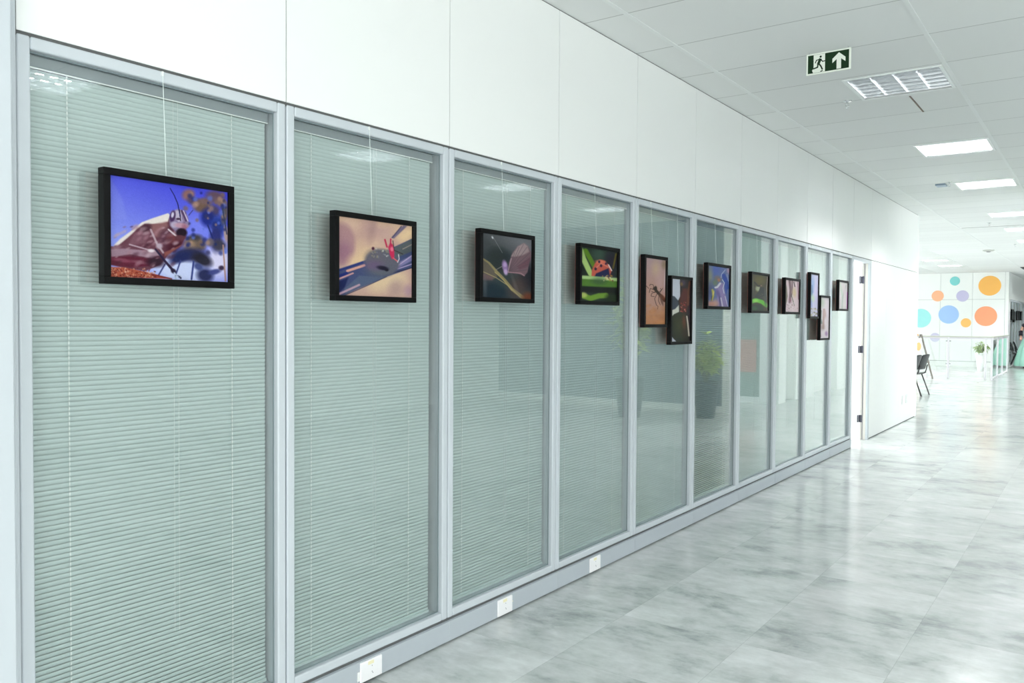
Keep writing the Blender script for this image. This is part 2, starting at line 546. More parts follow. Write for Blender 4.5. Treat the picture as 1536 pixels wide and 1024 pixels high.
# mini blinds between the panes
BL = ['behind the insect portrait on blue sky', 'behind the pink and cream insect photo', 'behind the dark butterfly photo', 'behind the ladybird photo',
      'behind the two overlapping tall photos nearest the camera', 'behind the blue and lilac petal photo', 'behind the dark green photo with white glare',
      'behind the pink streaked photo', 'behind the tall lilac photo and its lower neighbour', 'in the last bay beside the open door']
for i, (yi, yj, zi, zj) in enumerate(spans):
    root = thing('window_blind', 'pale green mini blind between the panes ' + BL[i], 'blind', (-0.055, yi, zi), 'mini blinds in the glazed partition')
    a, b = yi + 0.006, yj - (0.028 if i == 1 else 0.010)
    MB().box(-0.078, -0.042, a, b, zj - 0.034, zj - 0.001).build('head_rail', M_HEAD, root, bevel=0.002)
    MB().box(-0.0455, -0.0415, a, b, zj - 0.0385, zj - 0.0345).build('head_rail_lip', M_CORD, root)
    tilt = math.radians(74 if i not in (5,) else 52)
    if i == 0:
        tilt = math.radians(71)
    pitch, ch = 0.0148, 0.0165
    sl = MB()
    z = zj - 0.045
    zbot = zi + 0.012
    dx, dz = math.cos(tilt) * ch / 2, math.sin(tilt) * ch / 2
    while z > zbot:
        # slightly crowned slat, upper edge towards the corridor
        nx, nz = math.sin(tilt) * 0.0014, math.cos(tilt) * 0.0014
        p = [(-0.060 + dx, z + dz), (-0.060 + dx * 0.33 + nx, z + dz * 0.33 - nz), (-0.060 - dx * 0.33 + nx, z - dz * 0.33 - nz), (-0.060 - dx, z - dz)]
        n = len(sl.v)
        for (x, zz) in p:
            sl.v += [(x, a + 0.002, zz), (x, b - 0.002, zz)]
        sl.f += [(n, n + 1, n + 3, n + 2), (n + 2, n + 3, n + 5, n + 4), (n + 4, n + 5, n + 7, n + 6)]
        z -= pitch
    s_ = sl.build('slats', M_SLAT, root)
    MB().box(-0.067, -0.053, a, b, zi + 0.002, zi + 0.014).build('bottom_rail', M_SLAT, root, bevel=0.002)
    wspan = b - a
    for q in (0.14, 0.82):
        lc = MB()
        zz = zj - 0.036
        yq = a + wspan * q
        while zz - pitch > zi + 0.014:
            lc.box(-0.0500, -0.0485, yq - 0.0021, yq + 0.0021, zz - pitch * 0.55, zz)
            lc.box(-0.0497, -0.0490, yq - 0.0005, yq + 0.0005, zz - pitch, zz - pitch * 0.55)
            zz -= pitch
        lc.build('ladder_cord', M_CORD, root)
    c = MB()
    c.tube([(-0.0480, a + wspan * 0.55, zj - 0.034), (-0.0480, a + wspan * 0.55, zi + 0.3)], 0.0007, 5)
    c.tube([(-0.0480, a + wspan * 0.57, zj - 0.034), (-0.0480, a + wspan * 0.57, zi + 0.3)], 0.0007, 5)
    c.build('lift_cord', M_CORD, root)

# door opening: frame, leaf swung open into the office, hinges
d = struct(empty('door_1', (0, DOOR_A, 0)))
f = MB()
f.box(-0.095, 0.0, 10.1255, DOOR_A, 0.0, ZT - 0.004)
f.box(-0.095, 0.0, DOOR_A, 10.96, ZT - 0.045, ZT - 0.004)
f.box(-0.02, 0.0, 10.957, 11.043, 0.0, ZT - 0.004)
f.box(-0.095, -0.02, 10.985, 11.043, 0.0, ZT - 0.004)
f.build('door_frame', M_ALU, d, bevel=0.002)
MB().box(-0.088, -0.02, 10.957, 10.985, 0.0, ZT - 0.045).build('door_jamb', M_JAMB, d, bevel=0.002)
MB().box(-0.062, -0.054, 10.949, 10.957, 0.0, ZT - 0.045).build('door_seal', M_SEAL, d)
leaf = MB().box(-0.90, -0.096, 10.925, 10.96, 0.008, ZT - 0.055).build('door_leaf', M_DOOR, d, bevel=0.002)
for z in (0.26, 1.13, 2.0):
    hb = MB().box(-0.094, -0.058, 10.952, 10.9565, z - 0.045, z + 0.045).box(-0.112, -0.097, 10.9205, 10.925, z - 0.045, z + 0.045)
    hb.tube([(-0.094, 10.938, z - 0.045), (-0.094, 10.938, z + 0.045)], 0.006, 10)
    hb.build('hinge', M_HINGE, d)

# rest of the shell
def wall(name, m, *boxes):
    b = MB()
    for q in boxes:
        b.box(*q)
    return struct(b.build(name, m))


wall('wall_office_partition', M_WALLW, (-5.0, -0.1, 10.03, 10.11, 0, ZC))
wall('wall_office_back', mat('office_grey_wall', (120, 134, 134), 0.8), (-5.1, -5.0, -4, YEND, 0, ZC))
wall('wall_partition_end', M_WALL, (-5.1, -0.0, YEND - 0.001, YEND + 0.10, 0, ZC))
wall('wall_back', M_WALLW, (-7.2, 7.2, -4.2, -4.0, 0, ZC))
wall('wall_right', M_WALLW, (7.0, 7.2, -4, 12.7, 0, ZC))
wall('wall_alcove', M_BLUEWALL, (2.52, 7.2, 12.72, 12.85, 0, ZC))
wall('wall_alcove_end', M_WALLW, (2.40, 2.52, 12.68, 12.89, 0, ZC))
wall('wall_hall', M_GREENWALL, (2.62, 7.2, 14.72, 14.9, 0, ZC))
wall('wall_hall_end', M_WALLW, (5.5, 5.6, 12.85, 14.72, 0, ZC))
wall('baseboard_alcove', M_WALLW, (2.52, 7.0, 12.70, 12.72, 0, 0.10))
wall('baseboard_hall', M_WALLW, (2.62, 5.5, 14.70, 14.72, 0, 0.10))
wall('wall_corridor_right', M_WALLW, (2.50, 2.62, 14.72, 46, 0, ZC))
wall('baseboard_right', M_CARD, (2.485, 2.50, 14.72, 45.9, 0, 0.12))
for j, (ya, yb) in enumerate(((14.70, 15.1), (15.7, 16.9), (18.6, 19.6), (21.5, 22.5), (26, 27))):
    wall('wall_pilaster' if j == 0 else 'wall_pilaster.%03d' % j, M_WALLW, (2.26, 2.5, ya, yb, 0, ZC))
wall('wall_corridor_far', M_WALLW, (-0.3, 2.62, 45.8, 46, 0, ZC))
wall('wall_open_area', M_WALLW, (-7.2, -7.0, YEND, 31.3, 0, ZC))
wall('wall_open_area_near', M_WALLW, (-7.2, -5.0, YEND, YEND + 0.1, 0, ZC))

# far wall with the coloured discs: panels with joints
YF, XF = 31.2, -0.2
fb = MB()
vx = [-7.0, -6.0, -5.06, -4.1, -3.145, -2.189, -1.233, -0.30]
for a, b in zip(vx, vx[1:]):
    for za, zb_ in ((0.19, 2.24), (2.25, ZC - 0.004)):
        fb.box(a + 0.004, b - 0.004, YF, YF + 0.1, za, zb_)
fb.box(-7.0, XF, YF - 0.01, YF + 0.1, 0.0, 0.17)
fb.box(-0.295, XF, YF - 0.015, YF + 0.1, 0.17, ZC - 0.004)
struct(fb.build('wall_far', M_WALLW))
struct(MB().box(-7.0, XF - 0.01, YF + 0.02, YF + 0.12, 0, ZC).build('wall_far_core', mat('far_joint_grey', (176, 182, 182), 0.8)))
# its side along the corridor: solid head, glazed bays
sb = MB()
sb.box(XF - 0.1, XF, YF + 0.1, 45.8, 2.26, ZC - 0.006)
sb.box(XF - 0.1, XF, YF + 0.1, 31.86, 0.0, 2.25)
sb.box(XF - 0.1, XF + 0.012, 31.87, 45.8, 0.0, 0.10)
struct(sb.build('wall_far_side', M_WALL))
struct(MB().box(XF - 0.14, XF - 0.105, YF + 0.1, 45.8, 0, ZC).build('wall_far_side_back', mat('dim_office_wall', (206, 214, 210), 0.8)))
for j in range(6):
    ya = 31.88 + j * 1.13
    yb = ya + 1.12
    r = struct(empty('window_%d' % (11 + j), (XF, ya, 0)))
    f = MB()
    f.box(XF - 0.09, XF, ya, ya + 0.05, 0.1, 2.25).box(XF - 0.09, XF, yb - 0.05, yb, 0.1, 2.25)
    f.box(XF - 0.09, XF, ya + 0.05, yb - 0.05, 2.2, 2.25).box(XF - 0.09, XF, ya + 0.05, yb - 0.05, 0.1, 0.15)
    f.build('window_frame', M_ALU, r)
    MB().box(XF - 0.034, XF - 0.028, ya + 0.05, yb - 0.05, 0.15, 2.2).build('glass_pane', M_GLASS, r)

# ------------------------------------------------------------------ ceiling lights
def make_fixture(name, x, y, lit, label):
    root = thing(name, label, 'ceiling light', (x, y, ZC), 'louvred ceiling lights')
    h = 0.11
    t = MB()
    wd = 0.02
    z0, z1 = ZC - 0.006, ZC + 0.002
    t.box(x, x + FS, y, y + wd, z0, z1).box(x, x + FS, y + FS - wd, y + FS, z0, z1)
    t.box(x, x + wd, y + wd, y + FS - wd, z0, z1).box(x + FS - wd, x + FS, y + wd, y + FS - wd, z0, z1)
    t.build('light_trim', M_TRIM, root)
    a, b, c, e = x + wd, x + FS - wd, y + wd, y + FS - wd
    r = MB()
    r.quad((a, c, ZC + h), (b, c, ZC + h), (b, e, ZC + h), (a, e, ZC + h))
    r.quad((a, c, ZC), (b, c, ZC), (b, c, ZC + h), (a, c, ZC + h))
    r.quad((a, e, ZC), (b, e, ZC), (b, e, ZC + h), (a, e, ZC + h))
    r.quad((a, c, ZC), (a, e, ZC), (a, e, ZC + h), (a, c, ZC + h))
    r.quad((b, c, ZC), (b, e, ZC), (b, e, ZC + h), (b, c, ZC + h))
    r.build('reflector', M_REFL, root)
    lv = MB()
    W_ = b - a
    D_ = e - c
    # long mirror blades between the four tubes (thick at the bottom: wedge section)
    for j in range(5):
        xc = a + W_ * j / 4
        hw = 0.010
        zt_, zb_ = ZC + 0.036, ZC + 0.001
        xl, xr = max(a, xc - hw), min(b, xc + hw)
        n = len(lv.v)
        lv.v += [(xl, c, zt_), (xr, c, zt_), (min(b - .001, max(a + .001, xc)), c, zb_), (xl, e, zt_), (xr, e, zt_), (min(b - .001, max(a + .001, xc)), e, zb_)]
        lv.f += [(n, n + 1, n + 4, n + 3), (n, n + 3, n + 5, n + 2), (n + 1, n + 2, n + 5, n + 4), (n, n + 2, n + 1), (n + 3, n + 4, n + 5)]
    for j in range(0, 7):
        yc = c + D_ * min(5.85, max(.15, j)) / 6
        n = len(lv.v)
        lv.v += [(a, yc - .006, ZC + .028), (a, yc + .006, ZC + .028), (a, yc + .002, ZC + .003), (a, yc - .002, ZC + .003), (b, yc - .006, ZC + .028), (b, yc + .006, ZC + .028), (b, yc + .002, ZC + .003), (b, yc - .002, ZC + .003)]
        lv.f += [(n, n + 1, n + 2, n + 3), (n + 4, n + 7, n + 6, n + 5), (n, n + 4, n + 5, n + 1), (n + 1, n + 5, n + 6, n + 2), (n + 2, n + 6, n + 7, n + 3), (n + 3, n + 7, n + 4, n)]
    lv.build('louvre', M_MIRROR, root)
    for j in range(4):
        xc = a + W_ * (j + 0.5) / 4
        MB().tube([(xc, c + 0.01, ZC + 0.052), (xc, e - 0.01, ZC + 0.052)], 0.013, 8).build('fluorescent_tube', M_TUBE_ON if lit else M_TUBE_OFF, root)
    return root


FL = ['unlit louvred ceiling light beside the green exit sign', 'lit louvred ceiling light just beyond the unlit one', 'lit louvred ceiling light beyond the first lit one, beside a blue-grey device',
      'distant lit ceiling light at the right edge of the photo, nearest of the far ones', 'far lit ceiling light at the right edge, behind the nearest far one', 'small far lit ceiling light at the right edge, third of the far ones', 'farthest lit ceiling light of the corridor row',
      'lit ceiling light mirrored in the top corner of the first glass pane', 'lit ceiling light mirrored in the top of the second glass pane', 'lit ceiling light mirrored in the top of the third glass pane', 'lit ceiling light mirrored in the top of the fourth glass pane',
      'lit ceiling light over the open area, just in front of the railing', 'lit ceiling light over the open area, nearest the wall of coloured discs', 'lit ceiling light over the open area beyond the wall end', 'lit ceiling light deep in the open area beside the chairs', 'lit ceiling light deep in the open area beside the railing',
      'lit ceiling light just past the end of the white wall',
      'added far lit ceiling light level with the near end of the railing', 'added far lit ceiling light level with the middle of the side railing', 'added far lit ceiling light just before the disc wall',
      'added far lit ceiling light beside the far glazed wall', 'added far lit ceiling light deep along the far glazed wall', 'added last lit ceiling light towards the end of the far corridor']
for (x, y, lit), lb in zip(fixtures, FL):
    make_fixture('ceiling_light', x, y, lit, lb)

# ------------------------------------------------------------------ exit sign
sx0, sx1, sz0, sz1, sy = 0.866, 1.129, 2.998, 3.127, 5.25
root = thing('exit_sign', 'dark green emergency exit sign with running figure and white up arrow under the ceiling', 'exit sign', (1.0, sy, sz1))
MB().box(sx0, sx1, sy, sy + 0.004, sz0, sz1).build('sign_plate', M_SIGNW, root)
SW, SH = sx1 - sx0, sz1 - sz0


def sp(u, v, d=0.0008):
    return (sx0 + u * SW, sy - d, sz1 - v * SH)


MB().quad(sp(.035, .07), sp(.957, .07), sp(.957, .93), sp(.035, .93)).build('green_field', M_GREEN, root)
MB().quad(sp(.165, .08, .0012), sp(.425, .08, .0012), sp(.425, .92, .0012), sp(.165, .92, .0012)).build('door_symbol', M_SIGNW, root)
ar = MB()
ar.quad(sp(.685, .90, .0012), sp(.785, .90, .0012), sp(.785, .44, .0012), sp(.685, .44, .0012))
ar.quad(sp(.735, .14, .0012), sp(.88, .40, .0012), sp(.88, .60, .0012), sp(.785, .44, .0012), sp(.685, .44, .0012), sp(.59, .60, .0012), sp(.59, .40, .0012))
ar.build('arrow_symbol', M_SIGNW, root)
rn = MB()


def limb(pts, wd):
    pp = [Vector((sx0 + u * SW, 0, sz1 - v * SH)) for u, v in pts]
    for a, b in zip(pp, pp[1:]):
        dd = (b - a).normalized()
        nn = Vector((-dd.z, 0, dd.x)) * wd / 2
        a2, b2 = a - dd * wd * .3, b + dd * wd * .3
        rn.quad(*[(q.x, sy - 0.0016, q.z) for q in (a2 + nn, b2 + nn, b2 - nn, a2 - nn)])


rn.quad(*[(sx0 + .325 * SW + .0065 * math.cos(t * math.pi / 8), sy - .0016, sz1 - .20 * SH + .0072 * math.sin(t * math.pi / 8)) for t in range(16)])
limb([(.315, .32), (.275, .52)], .0165)
limb([(.30, .32), (.23, .34), (.205, .46)], .006)
limb([(.335, .34), (.37, .44), (.435, .42)], .006)
limb([(.27, .52), (.255, .68), (.165, .72)], .0085)
limb([(.29, .52), (.335, .66), (.365, .80)], .0085)
limb([(.33, .90), (.37, .86)], .006)
rn.build('running_figure', M_GREEN, root)
lb_ = MB()
lb_.quad(sp(.165, .70, .001), sp(.165, .95, .001), sp(.13, .80, .001))
lb_.build('floor_symbol', M_SIGNW, root)
for u in (.06, .93):
    MB().tube([(sx0 + u * SW, sy + .002, sz1 - .002), (sx0 + u * SW, sy + .002, ZC)], .0012, 6).build('hanger', M_STEEL, root)

# sprinklers, detectors, slot
def sprinkler(x, y, label):
    r = thing('sprinkler_head', label, 'sprinkler', (x, y, ZC), 'ceiling sprinklers')
    MB().lathe(x, y, [(0.032, ZC), (0.030, ZC - 0.004), (0.012, ZC - 0.008)], 16).build('escutcheon', M_CHROME, r, smooth=True)
    b = MB().tube([(x, y, ZC - 0.005), (x, y, ZC - 0.022)], 0.007, 10)
    b.tube([(x - .006, y, ZC - 0.02), (x - .012, y, ZC - 0.035), (x - .003, y, ZC - 0.05)], 0.0025, 6)
    b.tube([(x + .006, y, ZC - 0.02), (x + .012, y, ZC - 0.035), (x + .003, y, ZC - 0.05)], 0.0025, 6)
    b.build('sprinkler_body', M_CHROME, r, smooth=True)
    MB().lathe(x, y, [(0.013, ZC - 0.05), (0.013, ZC - 0.053)], 12).build('deflector', M_CHROME, r)


sprinkler(0.79, 6.55, 'chrome sprinkler head hanging beside the unlit ceiling light')
sprinkler(0.86, 11.0, 'chrome sprinkler head beside the small blue-grey ceiling device')
sprinkler(0.79, 15.8, 'chrome sprinkler head between the two nearest far lights')
sprinkler(0.80, 20.4, 'distant chrome sprinkler head on the far right of the ceiling')
tag(MB().box(0.70, 0.81, 11.05, 11.22, ZC - 0.02, ZC).build('ceiling_device', mat('blue_grey_device', (146, 164, 182), 0.4), bevel=0.004), 'flat blue-grey device on the ceiling left of the second lit light', 'detector')
struct(MB().box(1.195, 1.207, 6.66, 7.22, ZC - 0.002, ZC + 0.001).build('trim_%d' % k, mat('rusty_ceiling_slot', (128, 116, 106), 0.8))); k += 1
struct(MB().box(0.30, 1.50, 16.45, 16.462, ZC - 0.003, ZC + 0.001).build('trim_%d' % k, M_GAP)); k += 1
r = thing('smoke_detector', 'small round detector on the bright ceiling above the coloured discs', 'smoke detector', (0.18, 21.7, ZC))
MB().lathe(0.18, 21.7, [(0.12, ZC), (0.12, ZC - 0.02), (0.08, ZC - 0.035)], 20).build('detector_base', mat('detector_grey', (190, 192, 186), 0.5), r, smooth=True)
MB().lathe(0.18, 21.7, [(0.05, ZC - 0.035), (0.035, ZC - 0.05)], 16).build('detector_sensor', M_SEAL, r, smooth=True)
tag(MB().box(0.28, 0.62, 28.8, 29.9, ZC - 0.012, ZC).build('ceiling_vent', mat('black_vent', (44, 48, 50), 0.6), bevel=0.004), 'dark vent in the ceiling near the corner of the disc wall', 'vent')

# ------------------------------------------------------------------ wall outlets in the base plates
def outlet(y, z, label, tagside):
    r = thing('wall_outlet', label, 'outlet', (0.012, y, z), 'white outlets on the base plate')
    MB().box(0.012, 0.021, y - 0.061, y + 0.061, z - 0.041, z + 0.041).build('cover_plate', M_WHITEP, r, bevel=0.006, bseg=3)
    for dz in (0.014, -0.010, -0.016):
        MB().tube([(0.0205, y + 0.002 + (0.004 if dz < -0.012 else 0), z + dz), (0.0216, y + 0.002 + (0.004 if dz < -0.012 else 0), z + dz)], 0.0019, 8).build('socket_hole', M_DARKP, r)
    MB().box(0.021, 0.0215, y - 0.02, y + 0.012, z + 0.022, z + 0.036).build('sticker', M_YELLOW, r)
    if tagside:
        yy = y + tagside * 0.072
        MB().box(0.0125, 0.016, min(yy, y + tagside * 0.055), max(yy, y + tagside * 0.055), z - 0.03 * (1 if tagside < 0 else -0.1), z + 0.006).build('torn_tape', M_CARD if tagside < 0 else M_YELLOW, r)


outlet(2.357, 0.055, 'white outlet with torn tape on its left side, nearest the camera', -1)
outlet(3.275, 0.055, 'white outlet with a yellowish tab on its right side, middle of three', 1)
outlet(4.163, 0.055, 'plain white outlet farthest along the base plate', 0)
r = thing('wall_switch', 'white double switch low on the white wall beyond the open door', 'switch', (0, 13.3, 0.34))
for yy in (13.16, 13.42):
    MB().box(0.0, 0.008, yy - 0.06, yy + 0.06, 0.27, 0.40).build('cover_plate', mat('switch_plate', (228, 231, 230), 0.4), r, bevel=0.003)
    MB().box(0.008, 0.013, yy - 0.03, yy + 0.03, 0.31, 0.36).build('switch_button', M_WHITEP, r, bevel=0.002)

# ------------------------------------------------------------------ framed photographs
rng = np.random.RandomState(7)


class Art:
    """A print painted on a dense grid; shapes are given in the frame of four corner points TL, TR, BR, BL."""

    def __init__(s, corners, nx, ny, base):
        s.nx, s.ny = nx, ny
        u, v = np.meshgrid(np.linspace(0, 1, nx), np.linspace(0, 1, ny))
        c = np.array(corners, float)
        P = ((1 - u) * (1 - v))[..., None] * c[0] + (u * (1 - v))[..., None] * c[1] + (u * v)[..., None] * c[2] + ((1 - u) * v)[..., None] * c[3]
        s.X, s.Y, s.u, s.v = P[..., 0], P[..., 1], u, v
        s.img = np.ones((ny, nx, 3)) * np.array(base, float)  # print colours also hold some room reflection, not ink alone

    def mix(s, a, col):
        a = np.clip(a, 0, 1)[..., None]
        s.img = s.img * (1 - a) + np.array(col, float) * a

    def grad(s, x0, y0, x1, y1, col, al=1.0):
        d = ((s.X - x0) * (x1 - x0) + (s.Y - y0) * (y1 - y0)) / ((x1 - x0) ** 2 + (y1 - y0) ** 2)
        s.mix(np.clip(d, 0, 1) * al, col)

    def ell(s, x, y, rx, ry, col, rot=0, soft=0.12, al=1.0):
        t = math.radians(rot)
        dx, dy = s.X - x, s.Y - y
        a, b = dx * math.cos(t) + dy * math.sin(t), -dx * math.sin(t) + dy * math.cos(t)
        d = np.sqrt((a / rx) ** 2 + (b / ry) ** 2)
        s.mix(al * np.clip((1 + soft - d) / (2 * soft), 0, 1), col)

    def line(s, pts, w, col, soft=2.0, al=1.0, w2=None):
        best = np.zeros_like(s.X)
        n = len(pts) - 1
        for i, ((x0, y0), (x1, y1)) in enumerate(zip(pts, pts[1:])):
            L2 = (x1 - x0) ** 2 + (y1 - y0) ** 2 + 1e-9
            t = np.clip(((s.X - x0) * (x1 - x0) + (s.Y - y0) * (y1 - y0)) / L2, 0, 1)
            dd = np.hypot(s.X - x0 - t * (x1 - x0), s.Y - y0 - t * (y1 - y0))
            ww = w if w2 is None else w + (w2 - w) * (i + t) / n
            best = np.maximum(best, np.clip((ww / 2 + soft - dd) / (soft * 1.5), 0, 1))
        s.mix(best * al, col)

    def poly(s, pts, col, soft=3.0, al=1.0):
        x, y = s.X, s.Y
        ins = np.zeros(x.shape, bool)
        dmin = np.full(x.shape, 1e9)
        for (x0, y0), (x1, y1) in zip(pts, pts[1:] + pts[:1]):
            cond = ((y0 > y) != (y1 > y)) & (x < (x1 - x0) * (y - y0) / (y1 - y0 + 1e-12) + x0)
            ins ^= cond
            L2 = (x1 - x0) ** 2 + (y1 - y0) ** 2 + 1e-9
            t = np.clip(((x - x0) * (x1 - x0) + (y - y0) * (y1 - y0)) / L2, 0, 1)
            dmin = np.minimum(dmin, np.hypot(x - x0 - t * (x1 - x0), y - y0 - t * (y1 - y0)))
        sd = np.where(ins, dmin, -dmin)
        s.mix(al * np.clip(0.5 + sd / (2 * soft), 0, 1), col)

    def spots(s, n, box, r, cols, soft=0.5, al=0.7, asp=1.0, rot=0):
        for i in range(n):
            x = rng.uniform(box[0], box[2]); y = rng.uniform(box[1], box[3])
            rr = rng.uniform(*r)
            s.ell(x, y, rr * asp, rr, cols[rng.randint(len(cols))], rot + rng.uniform(-15, 15), soft, al)

    def noise(s, amt):
        s.img = s.img + rng.randn(s.ny, s.nx, 1) * amt

    def mesh(s, name, x, y0, y1, z0, z1, parent, m):
        ox = ORIGIN[parent.name]
        V = np.zeros((s.ny, s.nx, 3))
        V[..., 0] = x
        V[..., 1] = y0 + (y1 - y0) * s.u
        V[..., 2] = z1 - (z1 - z0) * s.v
        V = V.reshape(-1, 3) - np.array(ox)
        me = bpy.data.meshes.new(name)
        idx = np.arange(s.nx * s.ny).reshape(s.ny, s.nx)
        q = np.stack([idx[:-1, :-1], idx[1:, :-1], idx[1:, 1:], idx[:-1, 1:]], -1).reshape(-1, 4)
        me.vertices.add(len(V)); me.vertices.foreach_set('co', V.ravel())
        me.loops.add(q.size); me.loops.foreach_set('vertex_index', q.ravel())
        me.polygons.add(len(q)); me.polygons.foreach_set('loop_start', np.arange(0, q.size, 4)); me.polygons.foreach_set('loop_total', np.full(len(q), 4))
        me.update(); me.validate()
        a = me.color_attributes.new('ink', 'FLOAT_COLOR', 'POINT')
        c = np.clip(s.img / 255.0, 0, 1)
        c = np.where(c <= 0.04045, c / 12.92, ((c + 0.055) / 1.055) ** 2.4) * 0.74
        rgba = np.concatenate([c.reshape(-1, 3), np.ones((len(V), 1))], 1)
        a.data.foreach_set('color', rgba.ravel())
        me.materials.append(m)
        o = bpy.data.objects.new(name, me)
        COL.objects.link(o)
        o.parent = parent
        ORIGIN[o.name] = ox
        return o


M_PRINT = bpy.data.materials.new('printed_photograph')
M_PRINT.use_nodes = True
_nt = M_PRINT.node_tree
_b = _nt.nodes['Principled BSDF']
_a = _nt.nodes.new('ShaderNodeAttribute')
_a.attribute_name = 'ink'
_nt.links.new(_a.outputs['Color'], _b.inputs['Base Color'])
_b.inputs['Roughness'].default_value = 0.35
_b.inputs['Specular IOR Level'].default_value = 0.12
_b.inputs['Coat Weight'].default_value = 0.22
_b.inputs['Coat Roughness'].default_value = 0.06
_n = _nt.nodes.new('ShaderNodeTexNoise')
_n.inputs['Scale'].default_value = 5
_bm = _nt.nodes.new('ShaderNodeBump')
_bm.inputs['Strength'].default_value = 0.25
_bm.inputs['Distance'].default_value = 0.02
_nt.links.new(_n.outputs['Fac'], _bm.inputs['Height'])
_nt.links.new(_bm.outputs['Normal'], _b.inputs['Coat Normal'])


def art1():
    A = Art([(180, 155), (1000, 268), (992, 900), (172, 886)], 230, 180, (68, 72, 222))
    A.grad(520, 150, 300, 700, (150, 165, 250))
    A.ell(800, 520, 140, 90, (125, 135, 245), 20, .6, .8)
    A.ell(640, 820, 210, 95, (205, 214, 252), 10, .35)
    A.ell(930, 740, 90, 130, (222, 216, 250), 0, .4)
    for x, y, rx, ry, c in [(705, 285, 45, 38, (150, 104, 96)), (745, 330, 50, 28, (84, 66, 92)), (820, 340, 60, 34, (120, 92, 84)), (905, 300, 70, 42, (104, 78, 90)), (950, 340, 45, 30, (132, 104, 96)),
                            (800, 380, 55, 30, (112, 86, 70)), (880, 400, 60, 45, (74, 62, 92)), (845, 450, 55, 60, (22, 36, 132)), (925, 500, 55, 70, (34, 60, 150)), (905, 590, 45, 95, (40, 44, 112)),
                            (975, 420, 25, 70, (92, 82, 80)), (930, 640, 50, 40, (62, 60, 78)), (985, 560, 18, 60, (188, 160, 150)), (860, 620, 30, 28, (108, 96, 104)), (740, 600, 60, 32, (60, 56, 60)),
                            (720, 650, 60, 45, (150, 122, 96)), (790, 640, 40, 40, (112, 92, 76)), (700, 710, 130, 48, (36, 38, 78)), (800, 745, 75, 42, (30, 26, 40)), (640, 735, 80, 32, (24, 32, 88)),
                            (820, 855, 60, 48, (26, 30, 78)), (770, 795, 34, 24, (60, 70, 130)), (890, 830, 50, 18, (58, 66, 132)), (945, 800, 22, 16, (48, 30, 60))]:
        A.ell(x, y, rx, ry, c, rng.uniform(-25, 25), .35, .95)
    A.spots(60, (680, 270, 990, 700), (8, 20), [(176, 138, 120), (48, 46, 90), (96, 120, 220), (130, 100, 84), (26, 36, 110)], .5, .7)
    A.line([(845, 500), (880, 590)], 9, (26, 36, 110), 4)
    A.line([(960, 640), (975, 890)], 9, (180, 140, 130), 4)
    A.line([(960, 380), (990, 560)], 8, (50, 60, 90), 4)
    A.line([(735, 760), (718, 886)], 12, (48, 60, 128), 3)
    A.line([(642, 755), (608, 850)], 9, (52, 60, 124), 3)
    A.line([(532, 785), (488, 862)], 9, (52, 60, 124), 3)
    # body
    A.poly([(200, 668), (262, 600), (330, 540), (395, 490), (470, 462), (560, 432), (590, 520), (640, 590), (688, 575), (650, 640), (560, 715), (500, 790), (400, 838), (280, 825), (172, 800), (172, 665)], (104, 58, 74), 4)
    A.poly([(200, 660), (240, 612), (320, 545), (382, 488), (450, 458), (560, 418), (572, 432), (556, 480), (520, 492), (440, 500), (400, 498), (340, 548), (290, 600), (225, 662)], (238, 228, 222), 4)
    A.poly([(430, 505), (552, 478), (560, 560), (520, 600), (470, 590)], (150, 104, 104), 8, .8)
    A.poly([(350, 530), (410, 505), (440, 560), (400, 640), (290, 655)], (128, 84, 100), 8, .8)
    A.ell(405, 530, 42, 26, (74, 38, 52), -30, .4)
    A.ell(545, 590, 50, 60, (84, 46, 66), 20, .4)
    A.ell(595, 610, 52, 48, (120, 56, 60), 20, .4, .8)
    A.ell(600, 650, 70, 30, (66, 18, 36), -25, .4, .9)
    A.poly([(180, 690), (260, 680), (420, 690), (470, 680), (500, 720), (440, 745), (300, 720), (185, 745)], (168, 140, 158), 5, .85)
    A.poly([(180, 745), (300, 735), (450, 745), (430, 800), (300, 815), (180, 800)], (92, 20, 44), 7, .9)
    A.ell(250, 765, 60, 14, (150, 82, 104), 8, .4, .7)
    A.ell(360, 775, 50, 12, (142, 90, 108), 8, .4, .7)
    A.ell(470, 770, 60, 36, (44, 22, 40), 0, .4, .9)
    A.spots(70, (200, 520, 620, 800), (5, 14), [(170, 126, 140), (66, 24, 42), (134, 92, 106), (196, 170, 180)], .5, .5, 2.0, -30)
    A.line([(440, 540), (480, 640), (520, 700)], 12, (200, 180, 190), 4, .8)
    A.line([(300, 650), (440, 690)], 8, (206, 188, 200), 4, .8)
    A.ell(440, 690, 22, 12, (232, 220, 228), 0, .4)
    A.ell(495, 655, 22, 20, (190, 170, 186), 0, .4)
    A.poly([(528, 700), (655, 640), (640, 655), (530, 730)], (150, 84, 76), 3, .8)
    # head
    A.ell(635, 470, 68, 80, (140, 122, 158), 0, .08)
    A.spots(24, (580, 400, 690, 540), (8, 18), [(110, 86, 120), (180, 166, 200), (90, 66, 92)], .6, .55)
    A.poly([(612, 400), (650, 395), (656, 470), (630, 480), (608, 450)], (206, 194, 214), 6, .85)
    A.ell(590, 440, 20, 42, (70, 42, 88), 12, .2)
    A.ell(590, 430, 9, 20, (222, 214, 236), 12, .3)
    A.line([(640, 395), (646, 470)], 7, (60, 44, 70), 2)
    A.line([(655, 400), (685, 470)], 12, (84, 58, 96), 3)
    A.line([(668, 400), (698, 470)], 5, (214, 200, 226), 3)
    A.ell(630, 458, 15, 8, (66, 44, 70), 0, .3)
    A.ell(600, 500, 26, 22, (186, 172, 200), 0, .3)
    A.ell(650, 505, 46, 18, (196, 150, 168), 5, .3)
    A.ell(672, 515, 18, 22, (150, 92, 116), 0, .5, .7)
